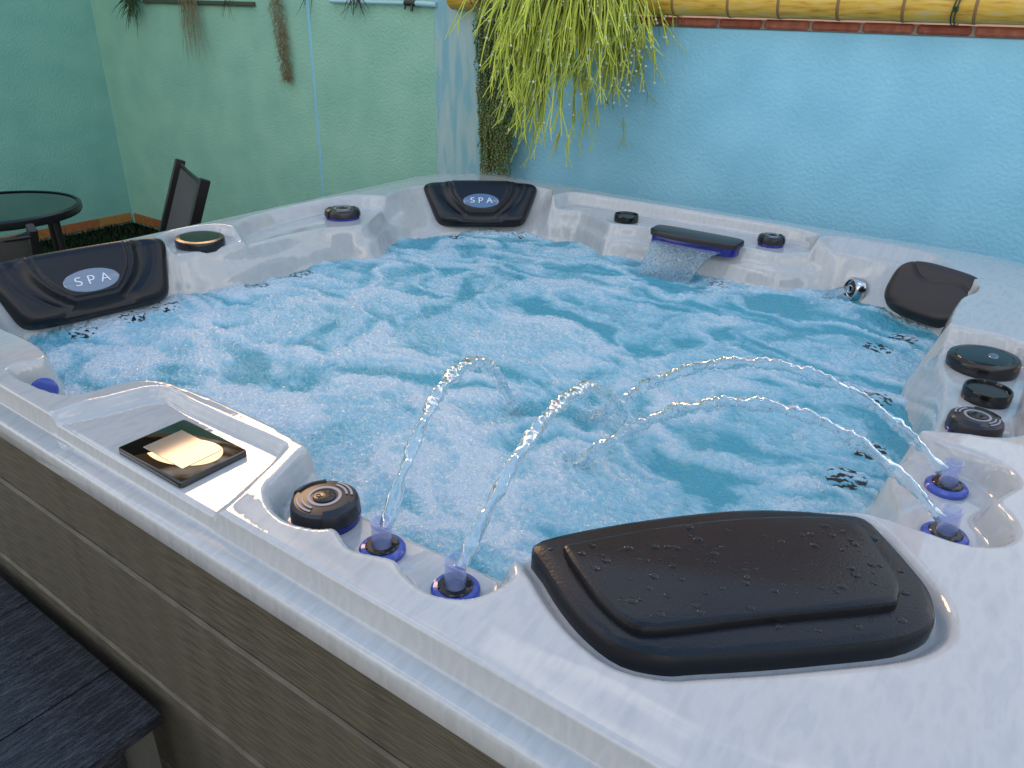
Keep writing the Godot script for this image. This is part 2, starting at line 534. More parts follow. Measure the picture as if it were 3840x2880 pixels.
func setting() -> void:
	var p := PlaneMesh.new()
	p.size = Vector2(160, 160)
	structure("ground", p, M.ground).position = Vector3(0, 0, 0)
	# artificial turf in the corner by the left walls
	var lawn := structure("lawn", box_mesh(Vector3(-4.53, 0.004, -1.44), Vector3(-1.5, 0.018, 1.6), 0.004), M.turf_base)
	var v := PackedVector3Array()
	var nn := PackedVector3Array()
	var cc := PackedColorArray()
	for k in 16000:
		var at := Vector3(rng.randf_range(-4.52, -3.4), 0.016, rng.randf_range(-1.43, 0.4))
		var an := rng.randf() * TAU
		var sd := Vector3(cos(an), 0, sin(an)) * 0.0025
		var tip := at + Vector3(rng.randf_range(-.014, .014), rng.randf_range(.02, .036), rng.randf_range(-.014, .014))
		var g := rng.randf_range(.7, 1.2)
		for q in [at - sd, tip, at + sd]:
			v.append(q)
			nn.append(Vector3(sd.z * 300, .6, -sd.x * 300).normalized())
			cc.append(Color(.06 * g, .10 * g, .03 * g))
	var blades := put("turf", arr_mesh(v, nn, PackedInt32Array(), cc), M.turf, self)
	tag(blades, "short dark green artificial turf in the courtyard corner", "turf", "", "stuff")
	# green back wall (left half)
	var g := thing("courtyard_wall", "sea green stucco wall with hanging air plants and a vertical seam", "wall", Vector3(-3.05, 0, -1.473))
	put("wall_face", box_mesh(Vector3(-1.55, 0, -0.2), Vector3(1.53, 2.5, 0), 0.004), M.wall_green, g)
	put("seam", box_mesh(Vector3(0.632, 0.05, -0.002), Vector3(0.650, 2.3, 0.0035), 0.003), M.wall_blue, g)
	var x := -1.48
	var k := 0
	while x < 1.4:
		put("tile", box_mesh(Vector3(x, 0.018, 0.0), Vector3(x + 0.245, 0.085, 0.012), 0.003), M.tile[k % 3], g)
		x += 0.25
		k += 2
	# left wall
	var l := thing("courtyard_wall", "teal stucco side wall behind the round table with terracotta skirting", "wall", Vector3(-4.57, 0, 0))
	put("wall_face", box_mesh(Vector3(-0.2, 0, -1.67), Vector3(0, 2.5, 2.6), 0.004), M.wall_teal, l)
	var z := -1.455
	k = 1
	while z < 1.6:
		put("tile", box_mesh(Vector3(0.0, 0.018, z), Vector3(0.012, 0.085, z + 0.245), 0.003), M.tile[k % 3], l)
		z += 0.25
		k += 1
	# pale pillar strip between the two walls
	var pl := thing("wall_pillar", "pale weathered pillar with flaking paint between green and blue walls", "pillar", Vector3(-1.34, 0, -1.455))
	put("pillar_face", box_mesh(Vector3(-0.185, 0, -0.25), Vector3(0.19, 2.5, 0), 0.008), M.wall_pale, pl)
	# blue wall with brick coping
	var b := thing("courtyard_wall", "bright blue stucco wall topped with a row of red bricks", "wall", Vector3(0.9, 0, -1.46))
	put("wall_face", box_mesh(Vector3(-2.06, 0, -0.2), Vector3(3.2, 1.486, 0), 0.004), M.wall_blue, b)
	put("mortar_bed", box_mesh(Vector3(-2.06, 1.487, -0.21), Vector3(3.2, 1.5175, 0.003), 0.002), M.mortar, b)
	k = 0
	x = -0.463 - 0.17 * 4 - 0.9
	while x < 3.1:
		var s := PackedVector3Array()
		box_soup(s, Vector3(x + 0.006, 1.4885 + rng.randf_range(-.001, .001), -0.215), Vector3(x + 0.166, 1.5195 + rng.randf_range(-.001, .0015), 0.012 + rng.randf_range(-.002, .003)), 0.007)
		put("brick", soup_mesh(s, 20.0), M.brick[(k * 7) % 4], b)
		x += 0.1695
		k += 1
	# the blue wall turns the corner on the right, out of frame, and shows in the glossy rim
	var rw := thing("courtyard_wall", "blue stucco side wall past the right rim of the tub", "wall", Vector3(4.1, 0, 0))
	put("wall_face", box_mesh(Vector3(0, 0, -1.45), Vector3(0.2, 1.486, 4.4), 0.004), M.wall_blue, rw)
	put("coping", box_mesh(Vector3(-0.012, 1.487, -1.45), Vector3(0.212, 1.52, 4.4), 0.004), M.brick[1], rw)
	# unseen roof added on the left to shade walls and darken the panel reflection
	var r := thing("added_patio_roof", "unseen dark green corrugated roof added to shade the round table corner", "roof", Vector3(-4.95, 3.3, 0))
	var s2 := PackedVector3Array()
	var n := 46
	for i in n:
		var x0 := -1.1 + 2.2 * i / n
		var x1 := -1.1 + 2.2 * (i + 1) / n
		var y0 := 0.018 * sin(i * PI * 0.5)
		var y1 := 0.018 * sin((i + 1) * PI * 0.5)
		quad(s2, Vector3(x0, y0 + .03, 2.6), Vector3(x1, y1 + .03, 2.6), Vector3(x1, y1 + .03, -1.7), Vector3(x0, y0 + .03, -1.7))
		quad(s2, Vector3(x1, y1, 2.6), Vector3(x0, y0, 2.6), Vector3(x0, y0, -1.7), Vector3(x1, y1, -1.7))
	put("added_roof_sheet", soup_mesh(s2, 50.0), M.added_roof_sheet, r)
	for zz in [-1.3, 0.4, 2.2]:
		put("beam", box_mesh(Vector3(-0.95, -0.14, zz - .04), Vector3(1.1, -0.025, zz + .04), 0.005), M.beam, r)
	# unseen salmon house added past the back walls, only for its reflection
	var nb := thing("added_salmon_house", "unseen tall salmon house with white windows added beyond the green wall for reflections", "house", Vector3(-3.2, 0, -7.2))
	put("wall_face", box_mesh(Vector3(-4.2, 0, -4.0), Vector3(4.2, 7.4, 0.0), 0.02), M.salmon, nb)
	for wx in [-2.8, -0.6, 1.6, 3.2]:
		for wy in [2.6, 5.0]:
			var f := put("window", box_mesh(Vector3(wx - .5, wy, .004), Vector3(wx + .5, wy + 1.35, .06), .01), M.frame_white, nb)
			put("pane", box_mesh(Vector3(wx - .43, wy + .07, .061), Vector3(wx + .43, wy + 1.28, .066), .002), M.window_glass, f)
	# the house behind the photographer, mirrored in the glossy shell
	var h := thing("house", "cream rendered house front with white framed windows facing the tub", "house", Vector3(0.5, 0, 9.5))
	put("wall_face", box_mesh(Vector3(-4.5, 0, 0), Vector3(5.0, 3.4, 0.3), 0.01), M.cream, h)
	for wx in [-2.6, 0.2, 3.0]:
		var f := put("window", box_mesh(Vector3(wx - .75, .9, -.06), Vector3(wx + .75, 2.3, -.003), 0.01), M.frame_white, h)
		for sx in [-.68, .04]:
			put("pane", box_mesh(Vector3(wx + sx, .98, -.066), Vector3(wx + sx + .64, 2.22, -.061), 0.002), M.window_glass, f)

# ------------------------------------------------------------------ the tub
var T_out: PackedVector2Array
var W_out: PackedVector2Array
var GX0 := -1.14
var GZ0 := -1.14
var GS := 0.004
var GNX := 598
var GNZ := 566
var OUT_LO := Vector2(-1.14, -1.14)
var OUT_HI := Vector2(1.245, 1.12)
const OUT_R := 0.33
var LID: PackedVector2Array
var shell_y: PackedFloat32Array

func edge_in(p: Vector2) -> float:      # distance inside the outer rounded rectangle
	var c := (OUT_LO + OUT_HI) / 2.0
	var q := (p - c).abs() - ((OUT_HI - OUT_LO) / 2.0 - Vector2(OUT_R, OUT_R))
	return OUT_R - Vector2(maxf(q.x, 0.0), maxf(q.y, 0.0)).length() - minf(maxf(q.x, q.y), 0.0)

func coarse_field(poly: PackedVector2Array) -> PackedFloat32Array:
	# exact distances every 4 cells, then a smooth cubic between them
	var cs := GS * 4.0
	var nx := GNX / 4 + 4
	var nz := GNZ / 4 + 4
	var c := PackedFloat32Array()
	c.resize(nx * nz)
	for j in nz:
		for i in nx:
			c[j * nx + i] = sdf(poly, Vector2(GX0 + (i - 1) * cs, GZ0 + (j - 1) * cs))
	var w := []
	for k in 4:
		var t := k / 4.0
		w.append([(-t + 2 * t * t - t * t * t) / 2, (2 - 5 * t * t + 3 * t * t * t) / 2, (t + 4 * t * t - 3 * t * t * t) / 2, (-t * t + t * t * t) / 2])
	var mid := PackedFloat32Array()
	mid.resize(GNX * nz)
	for j in nz:
		for i in GNX:
			var a := j * nx + i / 4
			var ww: Array = w[i % 4]
			mid[j * GNX + i] = c[a] * ww[0] + c[a + 1] * ww[1] + c[a + 2] * ww[2] + c[mini(a + 3, j * nx + nx - 1)] * ww[3]
	var out := PackedFloat32Array()
	out.resize(GNX * GNZ)
	for j in GNZ:
		var ww: Array = w[j % 4]
		var a := (j / 4) * GNX
		var j3 := mini(j / 4 + 3, nz - 1) * GNX
		for i in GNX:
			out[j * GNX + i] = mid[a + i] * ww[0] + mid[a + GNX + i] * ww[1] + mid[a + 2 * GNX + i] * ww[2] + mid[j3 + i] * ww[3]
	return out

func recess(h: PackedFloat32Array, pts: Array, y: float, w: float, sub := 4) -> void:
	w = maxf(w * .72, .011)
	var poly := rounded(pts, sub)
	var lo := poly[0]
	var hi := poly[0]
	for p in poly:
		lo = lo.min(p)
		hi = hi.max(p)
	var i0 := maxi(0, int((lo.x - w - GX0) / GS))
	var i1 := mini(GNX - 1, int((hi.x + w - GX0) / GS) + 1)
	var j0 := maxi(0, int((lo.y - w - GZ0) / GS))
	var j1 := mini(GNZ - 1, int((hi.y + w - GZ0) / GS) + 1)
	for j in range(j0, j1 + 1):
		for i in range(i0, i1 + 1):
			var d := sdf(poly, Vector2(GX0 + i * GS, GZ0 + j * GS))
			var k := 1.0 - soft(-w * 0.5, w * 0.5, d)
			var at := j * GNX + i
			if k > 0.0: h[at] = lerpf(h[at], minf(h[at], y), k)

func shell_at(x: float, z: float) -> float:
	var i := clampi(int(round((x - GX0) / GS)), 0, GNX - 1)
	var j := clampi(int(round((z - GZ0) / GS)), 0, GNZ - 1)
	return shell_y[j * GNX + i]

func shell_smooth(x: float, z: float) -> float:
	var u := clampf((x - GX0) / GS, 0.0, GNX - 1.001)
	var w := clampf((z - GZ0) / GS, 0.0, GNZ - 1.001)
	var i := int(u)
	var j := int(w)
	var a := lerpf(shell_y[j * GNX + i], shell_y[j * GNX + i + 1], u - i)
	var b := lerpf(shell_y[(j + 1) * GNX + i], shell_y[(j + 1) * GNX + i + 1], u - i)
	return lerpf(a, b, w - j)

func build_tub() -> Node3D:
	var tub := thing("hot_tub", "white acrylic hot tub full of bubbling water with grey plank skirt", "hot tub")
	T_out = rounded(V([-1.03, .84, -1.045, .72, -1.045, .55, -1.01, .43, -.95, .38, -.92, .28, -.905, .15, -.905, 0, -.885, -.12, -.835, -.20, -.825, -.26, -.865, -.34, -.915, -.43, -.935, -.52, -.96, -.63, -.93, -.74, -.84, -.83, -.74, -.91, -.63, -.98, -.52, -.97, -.46, -.885, -.35, -.915, -.22, -.85, -.17, -.83, -.05, -.87, .15, -.86, .38, -.84, .43, -.86, .49, -.92, .6, -.955, .7, -.95, .80, -.93, .90, -.86, .965, -.77, .975, -.68, .95, -.6, .945, -.5, .95, -.40, .955, -.33, .96, -.24, .985, -.12, 1.0, 0, 1.005, .14, .99, .22, .97, .30, .97, .35, .99, .40, 1.0, .46, .98, .53, .93, .565, .80, .66, .70, .77, .64, .88, .62, .92, .58, .925, .45, .93, .35, .93, .28, .91, .2, .895, .06, .885, -.14, .895, -.205, .92, -.225, .96, -.24, 1.02, -.29, 1.043, -.40, 1.050, -.445, 1.040, -.43, 1.0, -.44, .975, -.48, .962, -.56, .957, -.66, .962, -.82, .95, -.95, .91]), 3)
	W_out = rounded(V([-.945, .81, -.95, .68, -.945, .5, -.93, .42, -.89, .3, -.875, .18, -.875, .05, -.86, -.06, -.85, -.16, -.79, -.225, -.785, -.295, -.83, -.38, -.845, -.45, -.835, -.54, -.81, -.63, -.74, -.735, -.67, -.81, -.56, -.865, -.445, -.855, -.365, -.885, -.21, -.80, -.165, -.785, -.055, -.83, .15, -.82, .40, -.805, .45, -.82, .52, -.885, .6, -.92, .68, -.89, .75, -.85, .85, -.78, .92, -.70, .93, -.6, .92, -.5, .9, -.37, .905, -.28, .955, -.12, .965, 0, .955, .13, .945, .25, .94, .35, .935, .45, .9, .52, .75, .63, .65, .75, .6, .84, .56, .885, .35, .895, .27, .875, .06, .86, -.15, .868, -.235, .91, -.262, .97, -.30, 1.015, -.39, 1.030, -.415, 1.020, -.405, .992, -.42, .965, -.46, .945, -.55, .920, -.66, .87, -.80, .86, -.9, .85]), 3)
	LID = rounded(V([0.637, 0.899, 0.665, 0.843, 0.731, 0.758, 0.805, 0.678, 0.866, 0.628, 0.931, 0.59, 0.97, 0.576, 1.008, 0.61, 1.04, 0.646, 1.065, 0.678, 1.078, 0.711, 1.078, 0.747, 1.051, 0.794, 0.993, 0.851, 0.938, 0.902, 0.882, 0.95, 0.855, 0.972, 0.813, 0.987, 0.767, 0.979, 0.719, 0.957, 0.673, 0.927]), 3)
	var dT := coarse_field(T_out)
	var dW := coarse_field(W_out)
	var h := PackedFloat32Array()
	h.resize(GNX * GNZ)
	for j in GNZ:
		for i in GNX:
			var e := edge_in(Vector2(GX0 + i * GS, GZ0 + j * GS))
			h[j * GNX + i] = 0.8985 + 0.004 * soft(0.04, 0.10, e)
	# shelves and pockets moulded into the deck
	recess(h, V([-.42, -1.0, -.25, -1.01, 0, -1.012, .3, -1.015, .45, -.995, .49, -.94, .47, -.7, -.35, -.7, -.45, -.80, -.455, -.93]), .857, .035)
	recess(h, V([-1.0, .10, -1.045, -.05, -1.05, -.25, -1.02, -.38, -.94, -.44, -.7, -.48, -.7, .2, -.9, .18]), .857, .055)
	recess(h, V([-1.08, .27, -1.05, .19, -.97, .165, -.8, .18, -.8, .40, -.95, .385, -1.04, .355]), .868, .035)
	recess(h, V([.56, -.98, .70, -.985, .83, -.95, .85, -.8, .5, -.8, .52, -.92]), .866, .09)
	recess(h, V([.9, -.305, 1.0, -.345, 1.09, -.335, 1.135, -.26, 1.13, -.02, 1.135, .09, 1.11, .15, 1.05, .185, .9, .2]), .857, .035)
	recess(h, V([.9, .245, 1.04, .262, 1.10, .275, 1.128, .32, 1.112, .37, 1.106, .40, 1.13, .44, 1.136, .48, 1.11, .518, 1.05, .532, .9, .50]), .855, .03)
	recess(h, V([.245, .85, .25, .98, .28, 1.02, .33, 1.035, .375, 1.025, .40, 1.008, .445, 1.025, .49, 1.012, .51, 1.008, .54, 1.022, .58, 1.027, .62, 1.008, .637, .96, .62, .93, .6, .85]), .857, .028)
	var lidp := []
	for p in inset(LID, -0.014): lidp.append(p)
	recess(h, lidp, .886, .022, 1)
	recess(h, V([-.150, .925, -.05, .924, .08, .922, .172, .920, .19, .935, .215, 1.0, .235, 1.065, .238, 1.16, .1, 1.18, -.1, 1.18, -.205, 1.16, -.20, 1.06, -.18, 1.0]), .884, .020)
	# basin
	for j in GNZ:
		for i in GNX:
			var at := j * GNX + i
			var a := -dT[at]
			if a <= 0.0: continue
			var b := dW[at]
			if b > 0.0:
				var t := a / (a + b)
				var x := GX0 + i * GS
				var z := GZ0 + j * GS
				var led := 0.0
				if z < -.6: led = soft(-.5, -.4, x) * (1.0 - soft(.48, .56, x))
				if x < -.6: led = maxf(led, soft(-.6, -.42, z) * (1.0 - soft(.2, .36, z)))
				var top := h[at]
				var y := lerpf(top, WATER, t)
				if led > 0.0:
					var y2 := 0.0
					if t < .3: y2 = lerpf(top, .812, soft(0.0, .3, t) * .5 + t / .6)
					elif t < .62: y2 = lerpf(.812, .802, (t - .3) / .32)
					else: y2 = lerpf(.802, WATER, (t - .62) / .38)
					y = lerpf(y, y2, led)
				h[at] = y
			else:
				h[at] = WATER - minf(.34, -b * 1.7)
	# soften everything as thermoforming does
	for pass_ in 1:
		var c := h.duplicate()
		for j in range(1, GNZ - 1):
			for i in range(1, GNX - 1):
				var at := j * GNX + i
				h[at] = (c[at] * 4.0 + (c[at - 1] + c[at + 1] + c[at - GNX] + c[at + GNX]) * 2.0 + c[at - GNX - 1] + c[at - GNX + 1] + c[at + GNX - 1] + c[at + GNX + 1]) / 16.0
	shell_y = h
	# mesh, trimmed to the rounded outline
	var v := PackedVector3Array()
	var nn := PackedVector3Array()
	var idx := PackedInt32Array()
	v.resize(GNX * GNZ)
	nn.resize(GNX * GNZ)
	var keep := PackedByteArray()
	keep.resize(GNX * GNZ)
	var TRIM := 0.045
	for j in GNZ:
		for i in GNX:
			var at := j * GNX + i
			var p := Vector2(GX0 + i * GS, GZ0 + j * GS)
			var e := edge_in(p)
			keep[at] = 1 if e >= TRIM else 0
			var y := h[at]
			if e < TRIM and e > TRIM - GS * 1.6:
				var g := Vector2(edge_in(p + Vector2(.001, 0)) - e, edge_in(p + Vector2(0, .001)) - e).normalized()
				p += g * (TRIM - e)
				y = shell_smooth(p.x, p.y)
			v[at] = Vector3(p.x, y, p.y)
			var hx := (h[j * GNX + mini(i + 1, GNX - 1)] - h[j * GNX + maxi(i - 1, 0)]) / (2.0 * GS)
			var hz := (h[mini(j + 1, GNZ - 1) * GNX + i] - h[maxi(j - 1, 0) * GNX + i]) / (2.0 * GS)
			nn[at] = Vector3(-hx, 1.0, -hz).normalized()
	for j in GNZ - 1:
		for i in GNX - 1:
			var a := j * GNX + i
			if keep[a] + keep[a + 1] + keep[a + GNX] + keep[a + GNX + 1] == 0: continue
			idx.append_array(PackedInt32Array([a, a + 1, a + GNX + 1, a, a + GNX + 1, a + GNX]))
	put("shell", arr_mesh(v, nn, idx), M.shell, tub)
	# lip swept round the outline
	# (distance inside the outline, height, share of the riser's height added)
	var prof := [[0.045, .8575, 1.0], [0.0405, .8568, 1.0], [0.0375, .8550, 1.0], [0.0362, .8520, 1.0], [0.0335, .8595, 0.0], [0.0315, .8578, 0.0], [0.028, 0.8575, 0.0], [0.008, 0.8570, 0.0], [0.0035, 0.8555, 0.0], [0.0008, 0.852, 0.0], [0.0, 0.847, 0.0], [0.0, 0.822, 0.0], [0.002, 0.8175, 0.0], [0.006, 0.8155, 0.0], [0.05, 0.8155, 0.0]]
	var s := PackedVector3Array()
	var path := PackedVector2Array()
	var rr := round_rect(OUT_LO, OUT_HI, OUT_R, 14)
	for k in rr.size():
		var p := rr[k]
		var q := rr[(k + 1) % rr.size()]
		var m := maxi(1, int(p.distance_to(q) / .005))
		for j in m: path.append(p.lerp(q, float(j) / m))
	var rise := PackedFloat32Array()
	for p in inset(path, .0455): rise.append(shell_smooth(p.x, p.y) - .8575)
	for r in prof.size() - 1:
		var a := inset(path, prof[r][0])
		var b := inset(path, prof[r + 1][0])
		for k in path.size():
			var j := (k + 1) % path.size()
			quad(s, v3(a[k], prof[r][1] + prof[r][2] * rise[k]), v3(a[j], prof[r][1] + prof[r][2] * rise[j]), v3(b[j], prof[r + 1][1] + prof[r + 1][2] * rise[j]), v3(b[k], prof[r + 1][1] + prof[r + 1][2] * rise[k]))
	put("lip", soup_mesh(s, 55.0), M.shell, tub)
	# plank skirt on four sides
	var lv := [[.658, .8155, 0.0], [.405, .6545, .0025], [.15, .4015, .005], [.03, .147, .0075]]
	for sd in [[Vector3(0.055, 0, 1.092), 0.0, 2.07], [Vector3(0.055, 0, -1.12), PI, 2.07], [Vector3(1.225, 0, -.01), PI / 2, 1.95], [Vector3(-1.12, 0, -.01), -PI / 2, 1.95]]:
		for q in lv:
			var o := put("plank", box_mesh(Vector3(-sd[2] / 2, q[0], -0.025), Vector3(sd[2] / 2, q[1], q[2]), 0.005), M.plank, tub)
			o.transform = Transform3D(Basis(Vector3.UP, sd[1]), sd[0])
	put("base_frame", box_mesh(Vector3(-1.05, 0.0, -1.05), Vector3(1.15, 0.05, 1.03), 0.01), M.black, tub)
	put("frame_core", box_mesh(Vector3(-1.085, 0.051, -1.085), Vector3(1.19, 0.385, 1.060), 0.02), M.black, tub)
	return tub

func round_rect(lo: Vector2, hi: Vector2, r: float, n: int) -> PackedVector2Array:
	var out := PackedVector2Array()
	for q in [[hi.x - r, hi.y - r, 0.0], [lo.x + r, hi.y - r, PI / 2], [lo.x + r, lo.y + r, PI], [hi.x - r, lo.y + r, PI * 1.5]]:
		for k in n + 1:
			var t: float = q[2] + PI / 2 * k / n
			out.append(Vector2(q[0] + r * cos(t), q[1] + r * sin(t)))
	return positive(out)

# ------------------------------------------------------------------ pillows, knobs, nozzles, panel, lid, spout
func pillow(tub: Node3D, called: String, c: Vector3, w: Vector3, up: Vector3, ht: float, hb: float, hh: float, th: float, style: int, m: Material) -> MeshInstance3D:
	w = w.normalized()
	up = (up - w * up.dot(w)).normalized()
	var n := w.cross(up)
	var NA := 96
	var NB := 56
	var P := PackedVector3Array()
	for j in NB + 1:
		for i in NA + 1:
			var a := -1.0 + 2.0 * i / NA
			var b := -1.0 + 2.0 * j / NB
			var pw := 8.0 if style == 0 else 3.2
			var big := maxf(absf(a), absf(b))
			var fit := big / maxf(pow(pow(absf(a), pw) + pow(absf(b), pw), 1.0 / pw), 1e-6)
			var u := a * fit
			var q := b * fit
			var x := u * lerpf(hb, ht, (q + 1.0) / 2.0)
			var y := q * hh
			if style == 0: y += 0.004 * (1.0 - u * u) * soft(0.3, 1.0, q)
			var mm := maxf(absf(a), absf(b))
			var hgt := th * sqrt(maxf(0.0, 1.0 - pow(mm, 9.0))) - 0.012
			if style == 0:
				# a scooped side wing, a raised middle with a groove round it
				var au := absf(u)
				var edge := 0.60 - 0.30 * pow(clampf((0.55 - q) / 1.15, 0.0, 1.0), 2.2)
				var g := minf(edge - au, (q + 0.66 - 0.25 * u * u) * 0.6)
				hgt += 0.010 * soft(-0.02, 0.10, g) * soft(0.0, 0.1, 1.0 - mm)
				hgt -= 0.006 * exp(-pow((g - 0.10) / 0.022, 2.0))
				hgt -= 0.010 * exp(-pow((g + 0.09) / 0.10, 2.0)) * soft(0.0, 0.15, 1.0 - mm)
			else:
				var g1 := q - (0.28 - 0.75 * u * (0.7 - u * .8) + 0.25 * sin(u * 4.0))
				hgt -= 0.0035 * exp(-pow(g1 / 0.05, 2.0)) * soft(0.0, .2, .85 - absf(u))
				var g2 := q - (-0.62 + 0.25 * u)
				hgt -= 0.0025 * exp(-pow(g2 / 0.05, 2.0)) * soft(0.0, .2, .8 - absf(u))
			P.append(c + w * x + up * y + n * hgt)
	return put(called, grid_mesh(P, NA + 1, NB + 1), m, tub)

func grid_mesh(P: PackedVector3Array, nx: int, ny: int) -> ArrayMesh:
	var nn := PackedVector3Array()
	nn.resize(P.size())
	var idx := PackedInt32Array()
	for j in ny:
		for i in nx:
			var dx := P[j * nx + mini(i + 1, nx - 1)] - P[j * nx + maxi(i - 1, 0)]
			var dy := P[mini(j + 1, ny - 1) * nx + i] - P[maxi(j - 1, 0) * nx + i]
			nn[j * nx + i] = dx.cross(dy).normalized()
			if i < nx - 1 and j < ny - 1:
				var a := j * nx + i
				idx.append_array(PackedInt32Array([a, a + nx + 1, a + 1, a, a + nx, a + nx + 1]))
	return arr_mesh(P, nn, idx)

func badge(pil: Node3D, c: Vector3, w: Vector3, up: Vector3, rx: float, ry: float) -> void:
	w = w.normalized()
	up = (up - w * up.dot(w)).normalized()
	var n := w.cross(up)
	var xf := Transform3D(Basis(w * rx, n, -up * ry), c)
	var s := PackedVector3Array()
	lathe_soup(s, [Vector2(1.06, -0.004), Vector2(1.04, 0.002), Vector2(1.0, 0.0035), Vector2(0, 0.0042)], 48, xf)
	var b := put("badge", soup_mesh(s, 30.0), M.silver, pil)
	var t := TextMesh.new()
	t.text = "S P A"
	t.font_size = 64
	t.pixel_size = ry * 1.05 / 64.0
	t.depth = 0.0015
	var f := SystemFont.new()
	f.font_names = PackedStringArray(["Droid Sans"])
	t.font = f
	put("lettering", t, M.letter, pil, Transform3D(Basis(w * 1.25, up, n), c + n * 0.0052))

func text(parent: Node, what: String, size: float, xf: Transform3D, m: Material) -> void:
	var t := TextMesh.new()
	t.text = what
	t.font_size = 48
	t.pixel_size = size / 48.0
	t.depth = 0.001
	var f := SystemFont.new()
	f.font_names = PackedStringArray(["Droid Sans"])
	t.font = f
	put("lettering", t, m, parent, xf)

func knob(tub: Node3D, at: Vector3, r: float, turn: float) -> void:
	var k := Node3D.new()
	k.name = "diverter_knob"
	tub.add_child(k, true)
	k.transform = Transform3D(Basis(Vector3.UP, turn), at)
	put("ring", lathe([Vector2(r * .98, -.008), Vector2(r * 1.01, .001), Vector2(r * 1.01, .0055), Vector2(r * .9, .010)], 48), M.blue_ring, k)
	put("cap", lathe([Vector2(r * .97, .006), Vector2(r * 1.0, .009), Vector2(r * .99, .020), Vector2(r * .95, .027), Vector2(r * .86, .0305), Vector2(r * .6, .032), Vector2(0, .0325)], 56, 28.0), M.knob, k)
	# two raised grips on the rim
	for sg in [0.0, PI]:
		var s := PackedVector3Array()
		var prof := [Vector2(r * 1.0, .007), Vector2(r * 1.075, .009), Vector2(r * 1.07, .020), Vector2(r * 1.0, .029), Vector2(r * .80, .0340), Vector2(r * .78, .031)]
		var seg := 14
		for i in prof.size() - 1:
			for q in seg:
				var t0: float = sg - .55 + 1.1 * q / seg
				var t1: float = sg - .55 + 1.1 * (q + 1) / seg
				var d0 := Vector3(cos(t0), 0, -sin(t0))
				var d1 := Vector3(cos(t1), 0, -sin(t1))
				quad(s, d0 * prof[i].x + Vector3.UP * prof[i].y, d1 * prof[i].x + Vector3.UP * prof[i].y, d1 * prof[i + 1].x + Vector3.UP * prof[i + 1].y, d0 * prof[i + 1].x + Vector3.UP * prof[i + 1].y)
		for t in [sg - .55, sg + .55]:
			var d := Vector3(cos(t), 0, -sin(t))
			for i in range(1, prof.size() - 1):
				s.append_array(PackedVector3Array([d * prof[0].x + Vector3.UP * prof[0].y, d * prof[i].x + Vector3.UP * prof[i].y, d * prof[i + 1].x + Vector3.UP * prof[i + 1].y]))
		put("grip", soup_mesh(s, 30.0), M.knob, k)
	# printed marks: a ring and pairs of arcs
	put("mark", arc_band(r * .40, r * .49, .0327, 0, TAU, 40), M.knob_mark, k)
	for sg in [PI / 2, -PI / 2]:
		put("mark", arc_band(r * .60, r * .66, .0327, sg - .5, sg + .5, 14), M.knob_mark, k)
		put("mark", arc_band(r * .74, r * .80, .0319, sg - .55, sg + .55, 14), M.knob_mark, k)
	put("button", lathe([Vector2(r * .34, .032), Vector2(r * .33, .0337), Vector2(r * .30, .0342), Vector2(0, .0342)], 32, 25.0), M.black, k)
	text(k, "OFF", r * .20, Transform3D(Basis(Vector3(1, 0, 0), Vector3(0, 0, -1), Vector3(0, 1, 0)), Vector3(0, .0345, r * .14)), M.knob)
	text(k, "ON", r * .20, Transform3D(Basis(Vector3(-1, 0, 0), Vector3(0, 0, 1), Vector3(0, 1, 0)), Vector3(0, .0345, -r * .14)), M.knob)

func arc_band(r0: float, r1: float, y: float, a0: float, a1: float, n: int) -> ArrayMesh:
	var s := PackedVector3Array()
	for k in n:
		var t0 := a0 + (a1 - a0) * k / n
		var t1 := a0 + (a1 - a0) * (k + 1) / n
		var d0 := Vector3(cos(t0), 0, -sin(t0))
		var d1 := Vector3(cos(t1), 0, -sin(t1))
		var u := Vector3.UP * y
		var e := Vector3.UP * 0.0006
		quad(s, d0 * r1 + u + e, d1 * r1 + u + e, d1 * r0 + u + e, d0 * r0 + u + e)
		quad(s, d0 * r1 + u - e, d1 * r1 + u - e, d1 * r1 + u + e, d0 * r1 + u + e)
		quad(s, d1 * r0 + u - e, d0 * r0 + u - e, d0 * r0 + u + e, d1 * r0 + u + e)
	return soup_mesh(s, 30.0)

func disc_cover(tub: Node3D, called: String, at: Vector3, r: float, th: float, tilt: Vector3, inner: Material) -> Node3D:
	var k := Node3D.new()
	k.name = called
	tub.add_child(k, true)
	k.transform = Transform3D(Basis.from_euler(tilt), at)
	put("rim", lathe([Vector2(r * .97, -.010), Vector2(r, .0), Vector2(r, th * .72), Vector2(r * .965, th), Vector2(r * .80, th * 1.08), Vector2(r * .785, th * 1.05)], 56, 26.0), M.black, k)
	put("face", lathe([Vector2(r * .785, th * 1.03), Vector2(r * .76, th * 1.10), Vector2(0, th * 1.18)], 56, 20.0), inner, k)
	return k

func air_cap(tub: Node3D, at: Vector3, r: float) -> void:
	var k := Node3D.new()
	k.name = "air_control_cap"
	tub.add_child(k, true)
	k.position = at
	put("rim", lathe([Vector2(r * .96, -.008), Vector2(r, 0), Vector2(r * 1.0, .016), Vector2(r * .96, .021), Vector2(r * .88, .021), Vector2(r * .85, .016)], 48, 26.0), M.black_gloss, k)
	put("face", lathe([Vector2(r * .86, .0145), Vector2(r * .82, .0160), Vector2(0, .0165)], 48), M.black, k)

